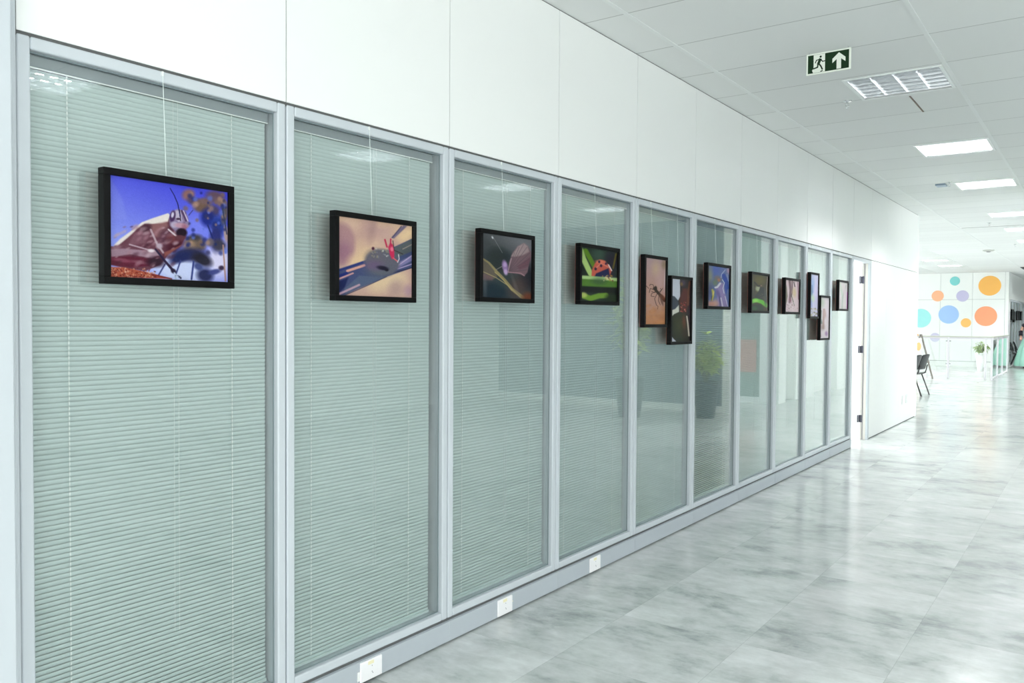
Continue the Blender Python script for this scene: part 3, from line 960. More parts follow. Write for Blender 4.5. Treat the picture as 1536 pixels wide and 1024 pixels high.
    A.ell(652, 556, 40, 32, (30, 12, 30), 0, .2)
    A.line([(560, 535), (618, 585)], 10, (216, 200, 208), 3)
    A.ell(640, 590, 40, 16, (96, 50, 60), 0, .3)
    A.line([(576, 240), (604, 290), (628, 350), (644, 440)], 5, (26, 26, 88), 2, 1, 7)
    A.line([(706, 430), (735, 395)], 5, (60, 50, 110), 2)
    A.line([(470, 680), (530, 760), (596, 838)], 12, (42, 28, 60), 3, 1, 18)
    A.ell(590, 832, 20, 16, (36, 26, 56), 40, .3)
    A.line([(596, 845), (606, 884)], 9, (170, 190, 220), 3)
    A.spots(14, (588, 850, 650, 884), (4, 8), [(40, 44, 80), (200, 210, 240)], .4, .9)
    A.poly([(172, 815), (260, 816), (380, 838), (480, 862), (580, 888), (170, 890)], (176, 84, 62), 3)
    A.spots(150, (175, 820, 470, 888), (3, 6), [(214, 150, 120), (120, 36, 32), (226, 176, 150), (96, 20, 22)], .4, .8)
    A.line([(440, 860), (575, 888)], 10, (120, 34, 34), 3, .8)
    A.poly([(172, 160), (182, 165), (262, 330), (286, 470), (180, 480)], (140, 150, 240), 8, .35)
    A.noise(3)
    return A


def art2():
    A = Art([(135, 147), (780, 235), (767, 882), (126, 858)], 150, 150, (212, 176, 160))
    A.spots(40, (130, 150, 780, 560), (60, 130), [(232, 196, 160), (198, 160, 152), (222, 186, 170), (190, 150, 150)], .8, .5)
    A.ell(420, 260, 30, 110, (170, 134, 134), 10, .7, .5)
    A.ell(160, 400, 110, 190, (176, 132, 140), 0, .15, .8)
    A.ell(180, 470, 60, 90, (150, 104, 130), 0, .5, .6)
    A.line([(280, 560), (380, 500)], 90, (242, 206, 160), 60, .8)
    A.line([(700, 330), (770, 290)], 60, (250, 216, 170), 50, .8)
    A.line([(450, 760), (640, 700)], 100, (240, 212, 172), 70, .8)
    A.ell(620, 790, 60, 70, (176, 146, 146), 30, .6, .6)
    A.ell(740, 820, 40, 50, (176, 140, 160), 0, .6, .7)
    # twigs
    A.poly([(700, 225), (735, 232), (610, 345), (585, 335)], (120, 108, 136), 5)
    A.line([(680, 235), (595, 335)], 8, (70, 64, 100), 4)
    A.poly([(126, 625), (360, 540), (600, 425), (780, 345), (780, 610), (540, 690), (290, 800), (170, 862), (126, 862)], (66, 76, 118), 4)
    A.poly([(600, 432), (780, 350), (780, 460), (640, 515), (600, 480)], (88, 96, 100), 5)
    A.line([(690, 440), (780, 398)], 5, (178, 160, 150), 3)
    A.line([(640, 590), (778, 520)], 40, (138, 130, 176), 8, .9)
    A.line([(650, 585), (775, 500)], 7, (196, 176, 210), 3)
    A.line([(640, 620), (778, 575)], 8, (180, 160, 200), 3)
    A.line([(600, 655), (780, 608)], 8, (34, 34, 70), 3)
    A.line([(130, 640), (330, 560)], 14, (34, 50, 120), 4)
    A.line([(205, 640), (345, 588)], 20, (224, 164, 150), 3)
    A.line([(128, 690), (200, 662)], 24, (30, 44, 120), 4)
    A.line([(128, 716), (250, 660)], 12, (214, 160, 160), 3)
    A.poly([(180, 800), (300, 680), (420, 690), (540, 690), (300, 790), (190, 850)], (84, 98, 128), 6)
    A.poly([(126, 740), (210, 700), (180, 790), (126, 850)], (20, 30, 84), 6)
    A.line([(130, 852), (300, 765)], 16, (196, 160, 176), 4)
    A.line([(160, 870), (540, 690)], 5, (50, 44, 80), 3)
    # bug
    A.ell(505, 560, 152, 118, (98, 98, 112), 8, .1)
    A.ell(450, 520, 90, 75, (104, 100, 112), 0, .4, .8)
    A.ell(470, 640, 110, 55, (94, 100, 112), 0, .4, .7)
    A.ell(430, 590, 80, 40, (116, 88, 132), 0, .6, .6)
    A.ell(505, 612, 50, 18, (20, 14, 40), 10, .4)
    A.ell(540, 632, 16, 10, (12, 8, 26), 0, .4)
    A.spots(40, (400, 430, 560, 520), (4, 8), [(160, 150, 120), (130, 134, 150), (200, 200, 196)], .5, .7)
    A.ell(422, 435, 12, 14, (70, 20, 50), 0, .3)
    A.line([(528, 355), (545, 420)], 12, (196, 40, 80), 4)
    A.poly([(556, 420), (575, 380), (600, 400), (612, 450), (610, 520), (590, 535), (570, 490)], (206, 44, 88), 5)
    A.line([(580, 350), (578, 400)], 12, (190, 40, 80), 3)
    A.line([(600, 365), (610, 450), (690, 485)], 6, (60, 50, 50), 3)
    A.ell(590, 440, 14, 20, (240, 120, 150), 0, .4)
    A.line([(600, 520), (640, 552)], 8, (226, 100, 110), 3)
    A.line([(650, 490), (655, 530), (640, 560)], 7, (226, 214, 220), 3)
    A.noise(3)
    return A


def art3():
    A = Art([(165, 178), (583, 236), (567, 758), (152, 742)], 120, 140, (66, 70, 74))
    A.grad(300, 330, 400, 190, (116, 118, 124))
    A.ell(300, 400, 110, 80, (36, 48, 54), 15, .4, .9)
    A.ell(280, 430, 80, 110, (44, 52, 50), 0, .4, .8)
    A.ell(250, 690, 120, 90, (22, 40, 52), 0, .4, .9)
    A.ell(360, 600, 90, 60, (44, 60, 64), 0, .5, .8)
    A.ell(530, 560, 60, 110, (26, 28, 36), 0, .4, .8)
    A.ell(450, 650, 80, 90, (78, 62, 60), 20, .5, .8)
    A.poly([(155, 395), (200, 420), (262, 490), (280, 560), (245, 585), (152, 560)], (104, 96, 84), 6)
    A.poly([(155, 530), (245, 560), (240, 595), (155, 590)], (120, 92, 96), 8, .8)
    A.line([(160, 400), (215, 440), (270, 510), (340, 590), (400, 670), (500, 750)], 10, (150, 136, 96), 4, 1, 30)
    A.line([(170, 520), (270, 570), (370, 640), (470, 740)], 5, (176, 160, 116), 3)
    A.line([(260, 520), (330, 590), (400, 680)], 5, (184, 168, 110), 3)
    A.ell(540, 740, 50, 40, (112, 60, 40), 0, .5)
    A.ell(430, 640, 14, 100, (120, 110, 108), -18, .6, .4)
    A.poly([(372, 530), (378, 440), (410, 350), (460, 290), (515, 262), (550, 290), (575, 340), (578, 380), (560, 430), (540, 520), (510, 555), (450, 530), (400, 515)], (122, 96, 104), 4)
    A.poly([(400, 380), (460, 292), (515, 264), (548, 290), (560, 340), (500, 370), (430, 385)], (168, 148, 150), 6, .9)
    A.poly([(450, 470), (560, 390), (572, 400), (545, 470), (470, 500)], (110, 70, 84), 8, .7)
    for e in [(430, 350), (470, 300), (510, 275), (540, 300), (565, 350), (562, 400), (548, 450), (530, 500), (480, 535)]:
        A.line([(372, 520), e], 3, (84, 68, 78), 2, .7)
    A.line([(372, 520), (480, 530), (510, 550)], 8, (170, 130, 140), 3)
    A.line([(400, 400), (380, 470), (370, 520)], 5, (180, 150, 160), 3)
    A.ell(345, 470, 24, 55, (150, 120, 168), -8, .25)
    A.ell(345, 455, 14, 20, (190, 160, 210), 0, .4)
    A.ell(350, 520, 16, 26, (196, 168, 212), -8, .4)
    A.line([(320, 470), (270, 500)], 4, (150, 140, 140), 2)
    A.line([(245, 200), (325, 350)], 3, (150, 150, 156), 2, .7)
    A.ell(247, 218, 6, 12, (220, 222, 228), -25, .4)
    A.ell(180, 650, 14, 90, (110, 110, 116), 0, .6, .5)
    A.noise(2.5)
    return A


def art4():
    A = Art([(1047, 298), (1335, 333), (1335, 782), (1030, 775)], 100, 130, (34, 46, 40))
    A.ell(1180, 360, 50, 60, (62, 88, 72), 0, .6, .8)
    A.ell(1290, 420, 50, 80, (30, 22, 40), 0, .5)
    A.line([(1080, 330), (1150, 480)], 34, (92, 134, 26), 6)
    A.line([(1040, 320), (1060, 400), (1115, 540)], 40, (178, 206, 120), 6)
    A.poly([(1035, 440), (1080, 520), (1110, 570), (1035, 560)], (24, 34, 20), 6)
    A.line([(1325, 350), (1300, 480)], 12, (104, 92, 30), 5)
    A.ell(1250, 540, 50, 70, (20, 20, 44), 0, .4)
    A.poly([(1120, 560), (1125, 500), (1150, 440), (1190, 405), (1230, 415), (1262, 450), (1290, 500), (1270, 560)], (206, 92, 74), 5)
    A.ell(1195, 425, 40, 18, (236, 130, 100), 0, .4, .8)
    A.poly([(1140, 570), (1160, 530), (1220, 500), (1262, 480), (1275, 570)], (22, 28, 76), 5)
    A.line([(1150, 490), (1200, 440), (1260, 470)], 6, (236, 150, 130), 3, .8)
    for x, y, r_ in [(1185, 425, 9), (1155, 490, 10), (1200, 460, 10), (1240, 440, 8)]:
        A.ell(x, y, r_, r_ * 1.3, (40, 22, 60), 0, .3)
    A.line([(1262, 450), (1288, 500)], 9, (238, 214, 210), 3)
    A.poly([(1030, 560), (1100, 555), (1335, 572), (1335, 655), (1030, 650)], (84, 128, 44), 5)
    A.line([(1035, 566), (1150, 572), (1335, 580)], 26, (190, 222, 150), 8, .9)
    A.ell(1180, 600, 60, 30, (60, 90, 60), 0, .5, .7)
    A.poly([(1030, 650), (1335, 655), (1335, 720), (1030, 700)], (14, 14, 16), 10)
    A.line([(1040, 730), (1110, 755), (1180, 730), (1240, 725)], 44, (118, 160, 50), 8)
    A.ell(1055, 725, 26, 24, (206, 214, 120), 0, .4, .8)
    A.ell(1290, 750, 50, 40, (30, 44, 22), 0, .5)
    A.spots(22, (1200, 540, 1300, 600), (4, 9), [(180, 140, 60), (120, 60, 40), (230, 210, 160)], .4, .8)
    A.noise(3)
    return A


def art5():
    A = Art([(80, 105), (256, 130), (240, 748), (58, 745)], 80, 200, (198, 152, 138))
    A.grad(150, 420, 150, 110, (196, 166, 170))
    A.grad(150, 560, 150, 740, (204, 138, 92))
    A.ell(170, 210, 30, 60, (216, 184, 150), 0, .8, .8)
    A.ell(200, 330, 30, 100, (214, 176, 176), 0, .8, .6)
    A.ell(240, 170, 20, 40, (150, 130, 100), 0, .6, .7)
    A.line([(150, 400), (180, 440), (215, 480), (240, 520)], 22, (52, 30, 24), 5)
    A.ell(222, 490, 18, 40, (110, 56, 34), -40, .4)
    A.ell(162, 400, 12, 22, (34, 18, 18), 0, .3)
    A.ell(215, 525, 10, 40, (96, 66, 56), -15, .5, .8)
    for p in [[(150, 400), (140, 365), (115, 360), (110, 375)], [(150, 415), (115, 400), (105, 440)], [(160, 430), (125, 450), (120, 475), (150, 480)], [(175, 450), (150, 500), (165, 560), (180, 575), (175, 600)],
              [(185, 440), (215, 415), (205, 400)], [(190, 470), (185, 520), (200, 560)], [(200, 440), (225, 400)], [(75, 370), (100, 400)], [(180, 430), (150, 440), (125, 430)]]:
        A.line(p, 3.5, (46, 26, 22), 2, .95)
    A.ell(243, 340, 5, 110, (240, 220, 228), 3, .5, .7)
    A.spots(30, (60, 560, 240, 740), (8, 24), [(214, 146, 92), (186, 124, 84), (206, 150, 116)], .8, .5)
    A.noise(3)
    return A


def art6():
    A = Art([(330, 308), (505, 325), (468, 912), (305, 912)], 80, 200, (34, 22, 24))
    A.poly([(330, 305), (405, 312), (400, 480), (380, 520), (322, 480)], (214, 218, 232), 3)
    A.poly([(325, 470), (350, 478), (382, 520), (385, 580), (350, 610), (320, 600)], (62, 70, 86), 5)
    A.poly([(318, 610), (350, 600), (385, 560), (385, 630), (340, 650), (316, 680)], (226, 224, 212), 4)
    A.poly([(316, 680), (340, 650), (390, 625), (440, 640), (455, 740), (465, 850), (450, 905), (360, 910), (325, 870), (312, 790)], (38, 40, 22), 5)
    A.ell(390, 760, 45, 80, (70, 68, 30), 0, .6, .6)
    A.ell(430, 830, 30, 60, (56, 30, 22), 0, .6, .7)
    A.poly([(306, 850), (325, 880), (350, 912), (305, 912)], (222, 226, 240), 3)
    A.poly([(425, 400), (470, 400), (480, 520), (450, 640), (400, 620), (390, 520)], (84, 22, 18), 8)
    A.spots(26, (390, 530, 450, 630), (3, 7), [(196, 60, 50), (130, 26, 24), (226, 140, 120)], .4, .8)
    A.line([(495, 340), (480, 420), (470, 560)], 16, (120, 62, 30), 6, .8)
    A.ell(430, 350, 24, 30, (80, 60, 90), 0, .5, .8)
    A.ell(418, 360, 12, 18, (150, 120, 50), 0, .5, .7)
    A.line([(452, 672), (458, 740), (462, 860)], 11, (224, 212, 196), 3)
    A.ell(490, 560, 12, 200, (70, 50, 66), 3, .5, .7)
    A.ell(425, 720, 16, 60, (140, 60, 40), 0, .6, .6)
    A.noise(3)
    return A


def art7():
    A = Art([(168, 192), (495, 232), (470, 862), (145, 855)], 100, 140, (100, 116, 168))
    A.ell(270, 260, 90, 90, (84, 106, 196), 0, .6, .9)
    A.ell(190, 380, 40, 160, (150, 152, 130), 5, .6, .9)
    A.ell(190, 600, 50, 130, (76, 84, 130), 0, .6, .8)
    A.poly([(370, 330), (420, 320), (465, 420), (478, 560), (450, 580), (430, 680), (405, 480)], (26, 66, 170), 8)
    A.ell(480, 270, 26, 50, (196, 164, 190), 0, .6)
    A.line([(430, 255), (370, 330), (360, 390)], 10, (180, 186, 226), 5)
    A.line([(455, 330), (472, 440)], 9, (166, 176, 220), 4)
    A.poly([(270, 540), (330, 470), (390, 470), (410, 600), (440, 760), (455, 858), (300, 858), (290, 700)], (150, 132, 188), 8)
    A.ell(300, 640, 22, 60, (112, 92, 158), -10, .5)
    A.ell(330, 720, 16, 100, (100, 88, 150), -5, .5, .8)
    A.line([(345, 480), (300, 540), (270, 550)], 26, (226, 222, 232), 6)
    A.line([(380, 420), (410, 470), (385, 560), (400, 640)], 10, (222, 224, 240), 4)
    A.ell(310, 400, 50, 40, (136, 114, 110), 20, .5, .9)
    A.ell(325, 430, 22, 26, (188, 124, 96), 0, .4)
    A.ell(270, 470, 36, 50, (116, 136, 96), 0, .5, .8)
    A.line([(225, 590), (235, 680), (210, 760)], 24, (196, 184, 80), 8)
    A.ell(240, 640, 10, 40, (236, 216, 110), 10, .4)
    A.line([(215, 690), (205, 770)], 8, (40, 50, 60), 3)
    A.ell(220, 820, 80, 50, (208, 146, 130), 0, .5)
    A.ell(270, 800, 34, 60, (214, 166, 150), 0, .6, .7)
    A.line([(350, 720), (372, 850)], 16, (220, 212, 230), 6)
    A.line([(415, 690), (452, 850)], 8, (226, 220, 240), 4)
    A.line([(330, 700), (335, 860)], 7, (70, 60, 110), 4)
    A.noise(3)
    return A


def art8():
    A = Art([(135, 215), (440, 245), (405, 915), (105, 905)], 80, 110, (62, 52, 14))
    A.ell(270, 330, 100, 90, (96, 82, 14), 0, .5)
    A.ell(150, 560, 40, 160, (50, 44, 24), 0, .5, .8)
    A.ell(240, 490, 46, 52, (170, 172, 140), 0, .4)
    A.line([(180, 370), (240, 440), (300, 430)], 20, (30, 18, 8), 8)
    A.poly([(200, 600), (250, 540), (280, 460), (350, 460), (360, 620), (330, 700), (200, 690), (170, 640)], (12, 10, 14), 6)
    A.spots(14, (280, 580, 340, 680), (4, 9), [(150, 140, 70), (90, 80, 60)], .5, .6)
    A.ell(300, 430, 16, 14, (190, 140, 120), 0, .4, .7)
    A.line([(110, 740), (200, 710), (300, 740), (390, 810)], 70, (100, 196, 40), 14)
    A.ell(190, 720, 50, 30, (160, 232, 90), 0, .5, .8)
    A.poly([(150, 800), (260, 790), (330, 850), (330, 915), (110, 915)], (16, 44, 18), 14, .9)
    A.ell(160, 870, 50, 40, (22, 90, 30), 0, .5, .8)
    A.ell(370, 640, 22, 160, (50, 54, 60), 0, .5, .8)
    A.ell(150, 400, 8, 160, (150, 160, 130), 0, .5, .5)
    A.line([(428, 255), (402, 470), (402, 700), (398, 900)], 12, (214, 190, 200), 4, .8)
    A.noise(2)
    return A


def art9():
    A = Art([(190, 165), (340, 180), (325, 590), (165, 582)], 60, 90, (226, 200, 206))
    A.poly([(185, 170), (200, 250), (205, 380), (180, 520), (168, 560), (168, 200)], (120, 112, 88), 4)
    A.line([(235, 175), (240, 300), (225, 460)], 22, (112, 72, 84), 5)
    A.line([(262, 180), (258, 330), (245, 380)], 10, (90, 50, 60), 4)
    A.line([(280, 190), (290, 250)], 10, (80, 60, 66), 4)
    A.ell(280, 330, 22, 60, (216, 190, 150), 0, .5)
    A.line([(250, 380), (275, 500)], 7, (96, 90, 70), 4)
    A.line([(325, 190), (328, 420)], 8, (150, 96, 120), 4)
    A.ell(230, 430, 14, 30, (140, 80, 100), 0, .4)
    A.spots(30, (180, 460, 320, 585), (4, 10), [(206, 160, 170), (160, 120, 120), (236, 222, 226)], .5, .6)
    A.noise(3)
    return A


def art10():
    A = Art([(490, 95), (590, 105), (572, 645), (472, 640)], 50, 150, (206, 204, 236))
    A.ell(510, 220, 26, 90, (150, 176, 226), 0, .6)
    A.line([(505, 240), (512, 330)], 14, (110, 140, 210), 6)
    A.ell(498, 340, 14, 80, (96, 140, 170), 0, .6)
    A.ell(510, 410, 26, 40, (196, 220, 190), 0, .6)
    A.ell(495, 480, 12, 70, (130, 150, 210), 0, .6, .8)
    A.ell(560, 330, 20, 120, (218, 208, 244), 0, .6)
    A.spots(40, (475, 530, 570, 640), (4, 10), [(176, 170, 120), (110, 100, 80), (214, 208, 180)], .5, .7)
    A.noise(3)
    return A


def art11():
    A = Art([(635, 385), (722, 392), (702, 915), (610, 920)], 50, 150, (222, 208, 216))
    A.ell(645, 450, 26, 60, (180, 190, 176), 0, .6)
    A.line([(628, 560), (620, 660), (630, 720)], 24, (90, 120, 106), 7)
    A.line([(665, 540), (655, 680), (650, 790)], 16, (176, 140, 136), 6)
    A.ell(670, 600, 14, 50, (196, 160, 156), 0, .6)
    A.ell(640, 770, 24, 40, (150, 120, 112), 0, .6, .7)
    A.ell(680, 860, 14, 30, (160, 120, 170), 0, .5)
    A.line([(612, 760), (618, 900)], 10, (120, 130, 120), 4)
    A.noise(3)
    return A


def art12():
    A = Art([(852, 195), (960, 205), (945, 550), (835, 548)], 50, 90, (224, 216, 216))
    A.line([(860, 210), (895, 400)], 20, (206, 216, 202), 8)
    A.line([(940, 240), (890, 400), (880, 540)], 14, (190, 196, 188), 7)
    A.ell(925, 330, 20, 70, (232, 214, 222), 0, .6)
    A.ell(850, 480, 16, 60, (206, 196, 196), 0, .6)
    A.line([(952, 330), (942, 545)], 9, (226, 130, 220), 4)
    A.noise(2)
    return A


FR = [[1.254, 1.696, 1.572, 1.911], [2.139, 2.591, 1.543, 1.884], [3.029, 3.479, 1.558, 1.9], [3.924, 4.382, 1.563, 1.902], [4.71, 5.046, 1.43, 1.893], [5.101, 5.454, 1.312, 1.778],
      [5.717, 6.181, 1.563, 1.902], [6.636, 7.081, 1.543, 1.883], [7.509, 7.964, 1.542, 1.874], [8.289, 8.596, 1.506, 1.962], [8.65, 9.012, 1.284, 1.743], [9.349, 9.762, 1.596, 1.932]]
LB = ['black framed photo of a brown grasshopper against vivid blue sky', 'black framed photo of a round grey bug with red horns on a blue twig',
      'black framed dark photo of a pinkish butterfly wing on grass stems', 'black framed photo of a red ladybird on a green stem',
      'tall black framed photo of a dark long-legged insect on orange-pink ground', 'tall black framed dark photo with white patches, hanging low beside the orange-pink one',
      'black framed photo of lilac petals against deep blue', 'black framed very dark photo with a bright green strip below', 'black framed pink photo with brown streaks on the first pale bay',
      'tall narrow black framed pale lilac and blue photo, hung high', 'tall narrow black framed pale pink and grey-green photo, hung low', 'black framed nearly white photo nearest the open door']
ARTS = [art1, art2, art3, art4, art5, art6, art7, art8, art9, art10, art11, art12]
M_THREAD = mat('nylon_thread', (226, 236, 234), 0.4)
for i, (q, lb, fn) in enumerate(zip(FR, LB, ARTS)):
    y0, y1, z0, z1 = q
    root = thing('framed_photograph', lb, 'picture', (0.01, (y0 + y1) / 2, z0), 'framed insect photographs on the glass')
    bw = 0.021
    yc0 = (y0 + y1) / 2
    xf, xb = 0.045, 0.012
    f = MB()
    f.box(xb, xf, y0, y1, z1 - bw, z1).box(xb, xf, y0, y1, z0, z0 + bw).box(xb, xf, y0, y0 + bw, z0 + bw, z1 - bw).box(xb, xf, y1 - bw, y1, z0 + bw, z1 - bw)
    f.build('picture_frame', M_BLACK, root, bevel=0.0015)
    MB().box(xb - 0.003, xb, y0 + .004, y1 - .004, z0 + .004, z1 - .004).build('backing_board', M_BACK, root)
    MB().box(xb - 0.004, xb - 0.003, yc0 + .02, yc0 + .10, (z0 + z1) / 2 - .02, (z0 + z1) / 2 + .12).build('paper_label', M_CARD, root)
    A = fn()
    A.mesh('print', 0.036, y0 + bw, y1 - bw, z0 + bw, z1 - bw, root, M_PRINT)
    yc = (y0 + y1) / 2 - 0.01
    MB().tube([(0.020, yc, z1), (0.004, yc, ZT - 0.012)], 0.0011, 6).build('hanging_thread', M_THREAD, root)
    MB().box(0.0, 0.005, yc - 0.003, yc + 0.003, ZT - 0.02, ZT - 0.006).build('hook', M_CORD, root)

# pictures in the far glazed bays
FFR = [(31.93, 32.20, 1.57, 1.93, 'leftmost'), (32.33, 32.62, 1.57, 1.93, 'second'), (32.72, 32.95, 1.50, 1.86, 'lower'), (33.9, 34.3, 1.57, 1.90, 'fourth'), (34.6, 34.95, 1.57, 1.90, 'fifth'), (35.5, 36.0, 1.57, 1.90, 'last')]
FLB = ['tiny black framed picture on the far glazed wall, nearest the disc wall corner', 'tiny black framed picture on the far glazed wall, second from the disc wall corner',
       'tiny dark picture on the far glazed wall hung a little lower than its neighbours', 'tiny black framed picture, first in the second far glazed bay',
       'tiny black framed picture, second in the second far glazed bay', 'tiny black framed picture by the right edge of the photo, on the far glazed wall']
M_DIMPRINT = mat('dim_far_print', (84, 96, 96), 0.5, noise=0.3, nscale=14)
for (ya, yb, za, zb_, _), lb in zip(FFR, FLB):
    r = thing('framed_photograph', lb, 'picture', (XF, ya, za), 'pictures on the far glazed wall')
    f = MB()
    x0, x1 = XF + 0.005, XF + 0.05
    f.box(x0, x1, ya, yb, zb_ - .03, zb_).box(x0, x1, ya, yb, za, za + .03).box(x0, x1, ya, ya + .03, za + .03, zb_ - .03).box(x0, x1, yb - .03, yb, za + .03, zb_ - .03)
    f.build('picture_frame', M_BLACK, r)
    MB().box(x0, x1 - .01, ya + .03, yb - .03, za + .03, zb_ - .03).build('print', M_DIMPRINT, r)

# ------------------------------------------------------------------ coloured discs on the far wall
DISC = [(-1.761, 2.868, .152, (126, 206, 204), 'small turquoise disc decal, topmost on the far wall'), (-2.273, 2.373, .186, (246, 182, 142), 'small peach disc decal left of the lilac disc'),
        (-1.525, 2.364, .188, (196, 192, 222), 'lilac disc decal between the peach disc and the big yellow disc'), (-0.741, 2.693, .326, (246, 184, 92), 'largest yellow-orange disc decal at the upper right of the far wall'),
        (-2.782, 1.617, .320, (160, 228, 228), 'big pale turquoise disc decal partly hidden by the wall end'), (-1.93, 1.744, .308, (162, 196, 240), 'big sky blue disc decal in the middle of the far wall'),
        (-1.411, 1.468, .152, (250, 192, 108), 'small yellow disc decal between the blue and the big orange disc'), (-0.836, 1.691, .326, (248, 164, 122), 'big orange disc decal at the lower right of the far wall'),
        (-2.329, 0.965, .155, (202, 200, 222), 'small lilac disc decal behind the railing top'), (-2.95, 0.95, .15, (246, 176, 110), 'small orange disc decal low beside the easel')]
for x, z, r_, c, lb in DISC:
    m_ = MB()
    n = 48
    pts = [(x + r_ * math.cos(2 * math.pi * j / n), z + r_ * math.sin(2 * math.pi * j / n)) for j in range(n)]
    kf = len(m_.v)
    m_.v += [(a, YF - 0.004, b) for a, b in pts] + [(a, YF - 0.0005, b) for a, b in pts]
    m_.f += [tuple(range(kf, kf + n))] + [(kf + j, kf + (j + 1) % n, kf + n + (j + 1) % n, kf + n + j) for j in range(n)]
    tag(m_.build('wall_decal', mat('decal_%d_%d_%d' % c, c, 0.5)), lb, 'wall decal', 'coloured discs on the far wall')

# ------------------------------------------------------------------ railing
RX, RY0, RY1, RZ = 0.03, 24.38, 28.35, 1.12
r = thing('glass_railing', 'white metal railing with glass panels and grey top rail before the disc wall', 'railing', (RX, RY0, 0))


def post(x, y):
    MB().box(x - .022, x + .022, y - .03, y + .03, 0, RZ - .03).build('post', M_RAILW, r, bevel=.004)


fposts = [-0.115, -0.97, -1.95, -2.93, -3.9, -4.9, -6.0]
for x in fposts:
    post(x, RY0)
sposts = [RY0, 25.68, 26.95, RY1]
for y in sposts:
    post(RX, y)
MB().box(-6.9, RX + .04, RY0 - .045, RY0 + .045, RZ - .03, RZ).box(RX - .045, RX + .045, RY0 + .045, RY1 + .04, RZ - .03, RZ).build('top_rail', M_RAILTOP, r, bevel=.004)
MB().box(-6.9, RX, RY0 - .012, RY0 + .012, RZ - .07, RZ - .03).box(RX - .012, RX + .012, RY0, RY1, RZ - .09, RZ - .03).build('under_rail', M_RAILW, r)
MB().box(RX - .015, RX + .015, RY0, RY1, .03, .06).build('under_rail', M_RAILW, r)
for a, b in zip(fposts[1:], fposts):
    MB().box(a + .05, b - .05, RY0 - .004, RY0 + .004, .23, 1.03).build('glass_panel', M_RAILGLASS, r)
for a, b in zip(sposts, sposts[1:]):
    MB().box(RX - .004, RX + .004, a + .05, b - .05, .1, 1.03).build('glass_panel', M_RAILGLASS, r)
for x in fposts[1:]:
    for z in (.39, .99):
        MB().tube([(x - .06, RY0 - .01, z), (x + .06, RY0 - .01, z)], .014, 8).build('glass_clamp', M_STEEL, r)

# ------------------------------------------------------------------ plants
def leaf_card(mb, base, d, L, wdt, droop):
    d = Vector(d).normalized()
    side = d.cross(Vector((0, 0, 1)))
    if side.length < 1e-3:
        side = Vector((1, 0, 0))
    side.normalize()
    prev = None
    N = 5
    for j in range(N + 1):
        t = j / N
        p = Vector(base) + d * L * t + Vector((0, 0, -droop * t * t))
        ww = wdt * math.sin(math.pi * min(1, 0.12 + 0.88 * t)) * 0.5
        k_ = len(mb.v)
        mb.v += [tuple(p - side * ww), tuple(p + side * ww + Vector((0, 0, ww * .25)))]
        if prev is not None:
            mb.f.append((prev, prev + 1, k_ + 1, k_))
        prev = k_


def plant(name, x, y, pot_h, pot_r0, pot_r1, mpot, h, spread, nleaf, mleaf, label, seed, Lr=(.18, .3), wl=.035, cat='plant'):
    rnd = random.Random(seed)
    root = thing(name, label, cat, (x, y, 0))
    MB().lathe(x, y, [(pot_r0, 0), (pot_r0 * 1.02, .01), (pot_r1, pot_h), (pot_r1 * .92, pot_h), (pot_r1 * .9, pot_h - .04)], 28).build('planter', mpot, root, smooth=True)
    MB().lathe(x, y, [(pot_r1 * .9, pot_h - .05), (pot_r1 * .9, pot_h - .035)], 20).build('soil', M_SOIL, root)
    lb_, st = MB(), MB()
    for i in range(max(6, nleaf // 12)):
        t = rnd.uniform(0, 2 * math.pi)
        rr = rnd.uniform(.1, 1) * spread * .8
        tip = Vector((x + rr * math.cos(t), y + rr * math.sin(t), pot_h + h * rnd.uniform(.35, .95)))
        b0 = Vector((x + rr * .08 * math.cos(t), y + rr * .08 * math.sin(t), pot_h - .05))
        mid = (b0 + tip) / 2 + Vector((0, 0, h * .12))
        st.tube([b0, mid, tip], .006, 5, r_end=.002)
        for j in range(12):
            q = rnd.uniform(.35, 1)
            p = b0.lerp(mid, q * 2) if q < .5 else mid.lerp(tip, q * 2 - 1)
            a = rnd.uniform(0, 2 * math.pi)
            dd = (math.cos(a), math.sin(a), rnd.uniform(-.3, .7))
            leaf_card(lb_, p, dd, rnd.uniform(*Lr), wl * rnd.uniform(.7, 1.3), rnd.uniform(.02, .12))
    lb_.build('foliage', mleaf, root)
    st.build('stem', M_STEM, root)


plant('potted_plant', -0.70, 28.7, .56, .075, .14, M_POTW, .36, .30, 420, M_LEAF, 'yellow-green plant in a tall white planter behind the glass railing', 3, (.08, .15), .03)
plant('potted_plant', -0.42, 30.3, .50, .09, .14, M_POTG, .36, .12, 120, M_LEAFD, 'small dark green plant behind the side railing, right of the white planter', 5, (.08, .14), .03)
plant('potted_plant', 2.46, 11.88, .56, .13, .21, M_POTG, .75, .36, 330, M_LEAF2, 'leafy plant in a dark grey planter mirrored in the sixth glass pane', 9, (.16, .26), .05)
plant('potted_plant', 3.45, 11.3, .6, .16, .24, M_POTG, 1.75, .52, 420, M_LEAF2, 'taller lime green plant mirrored in the fifth glass pane', 11, (.22, .36), .07)

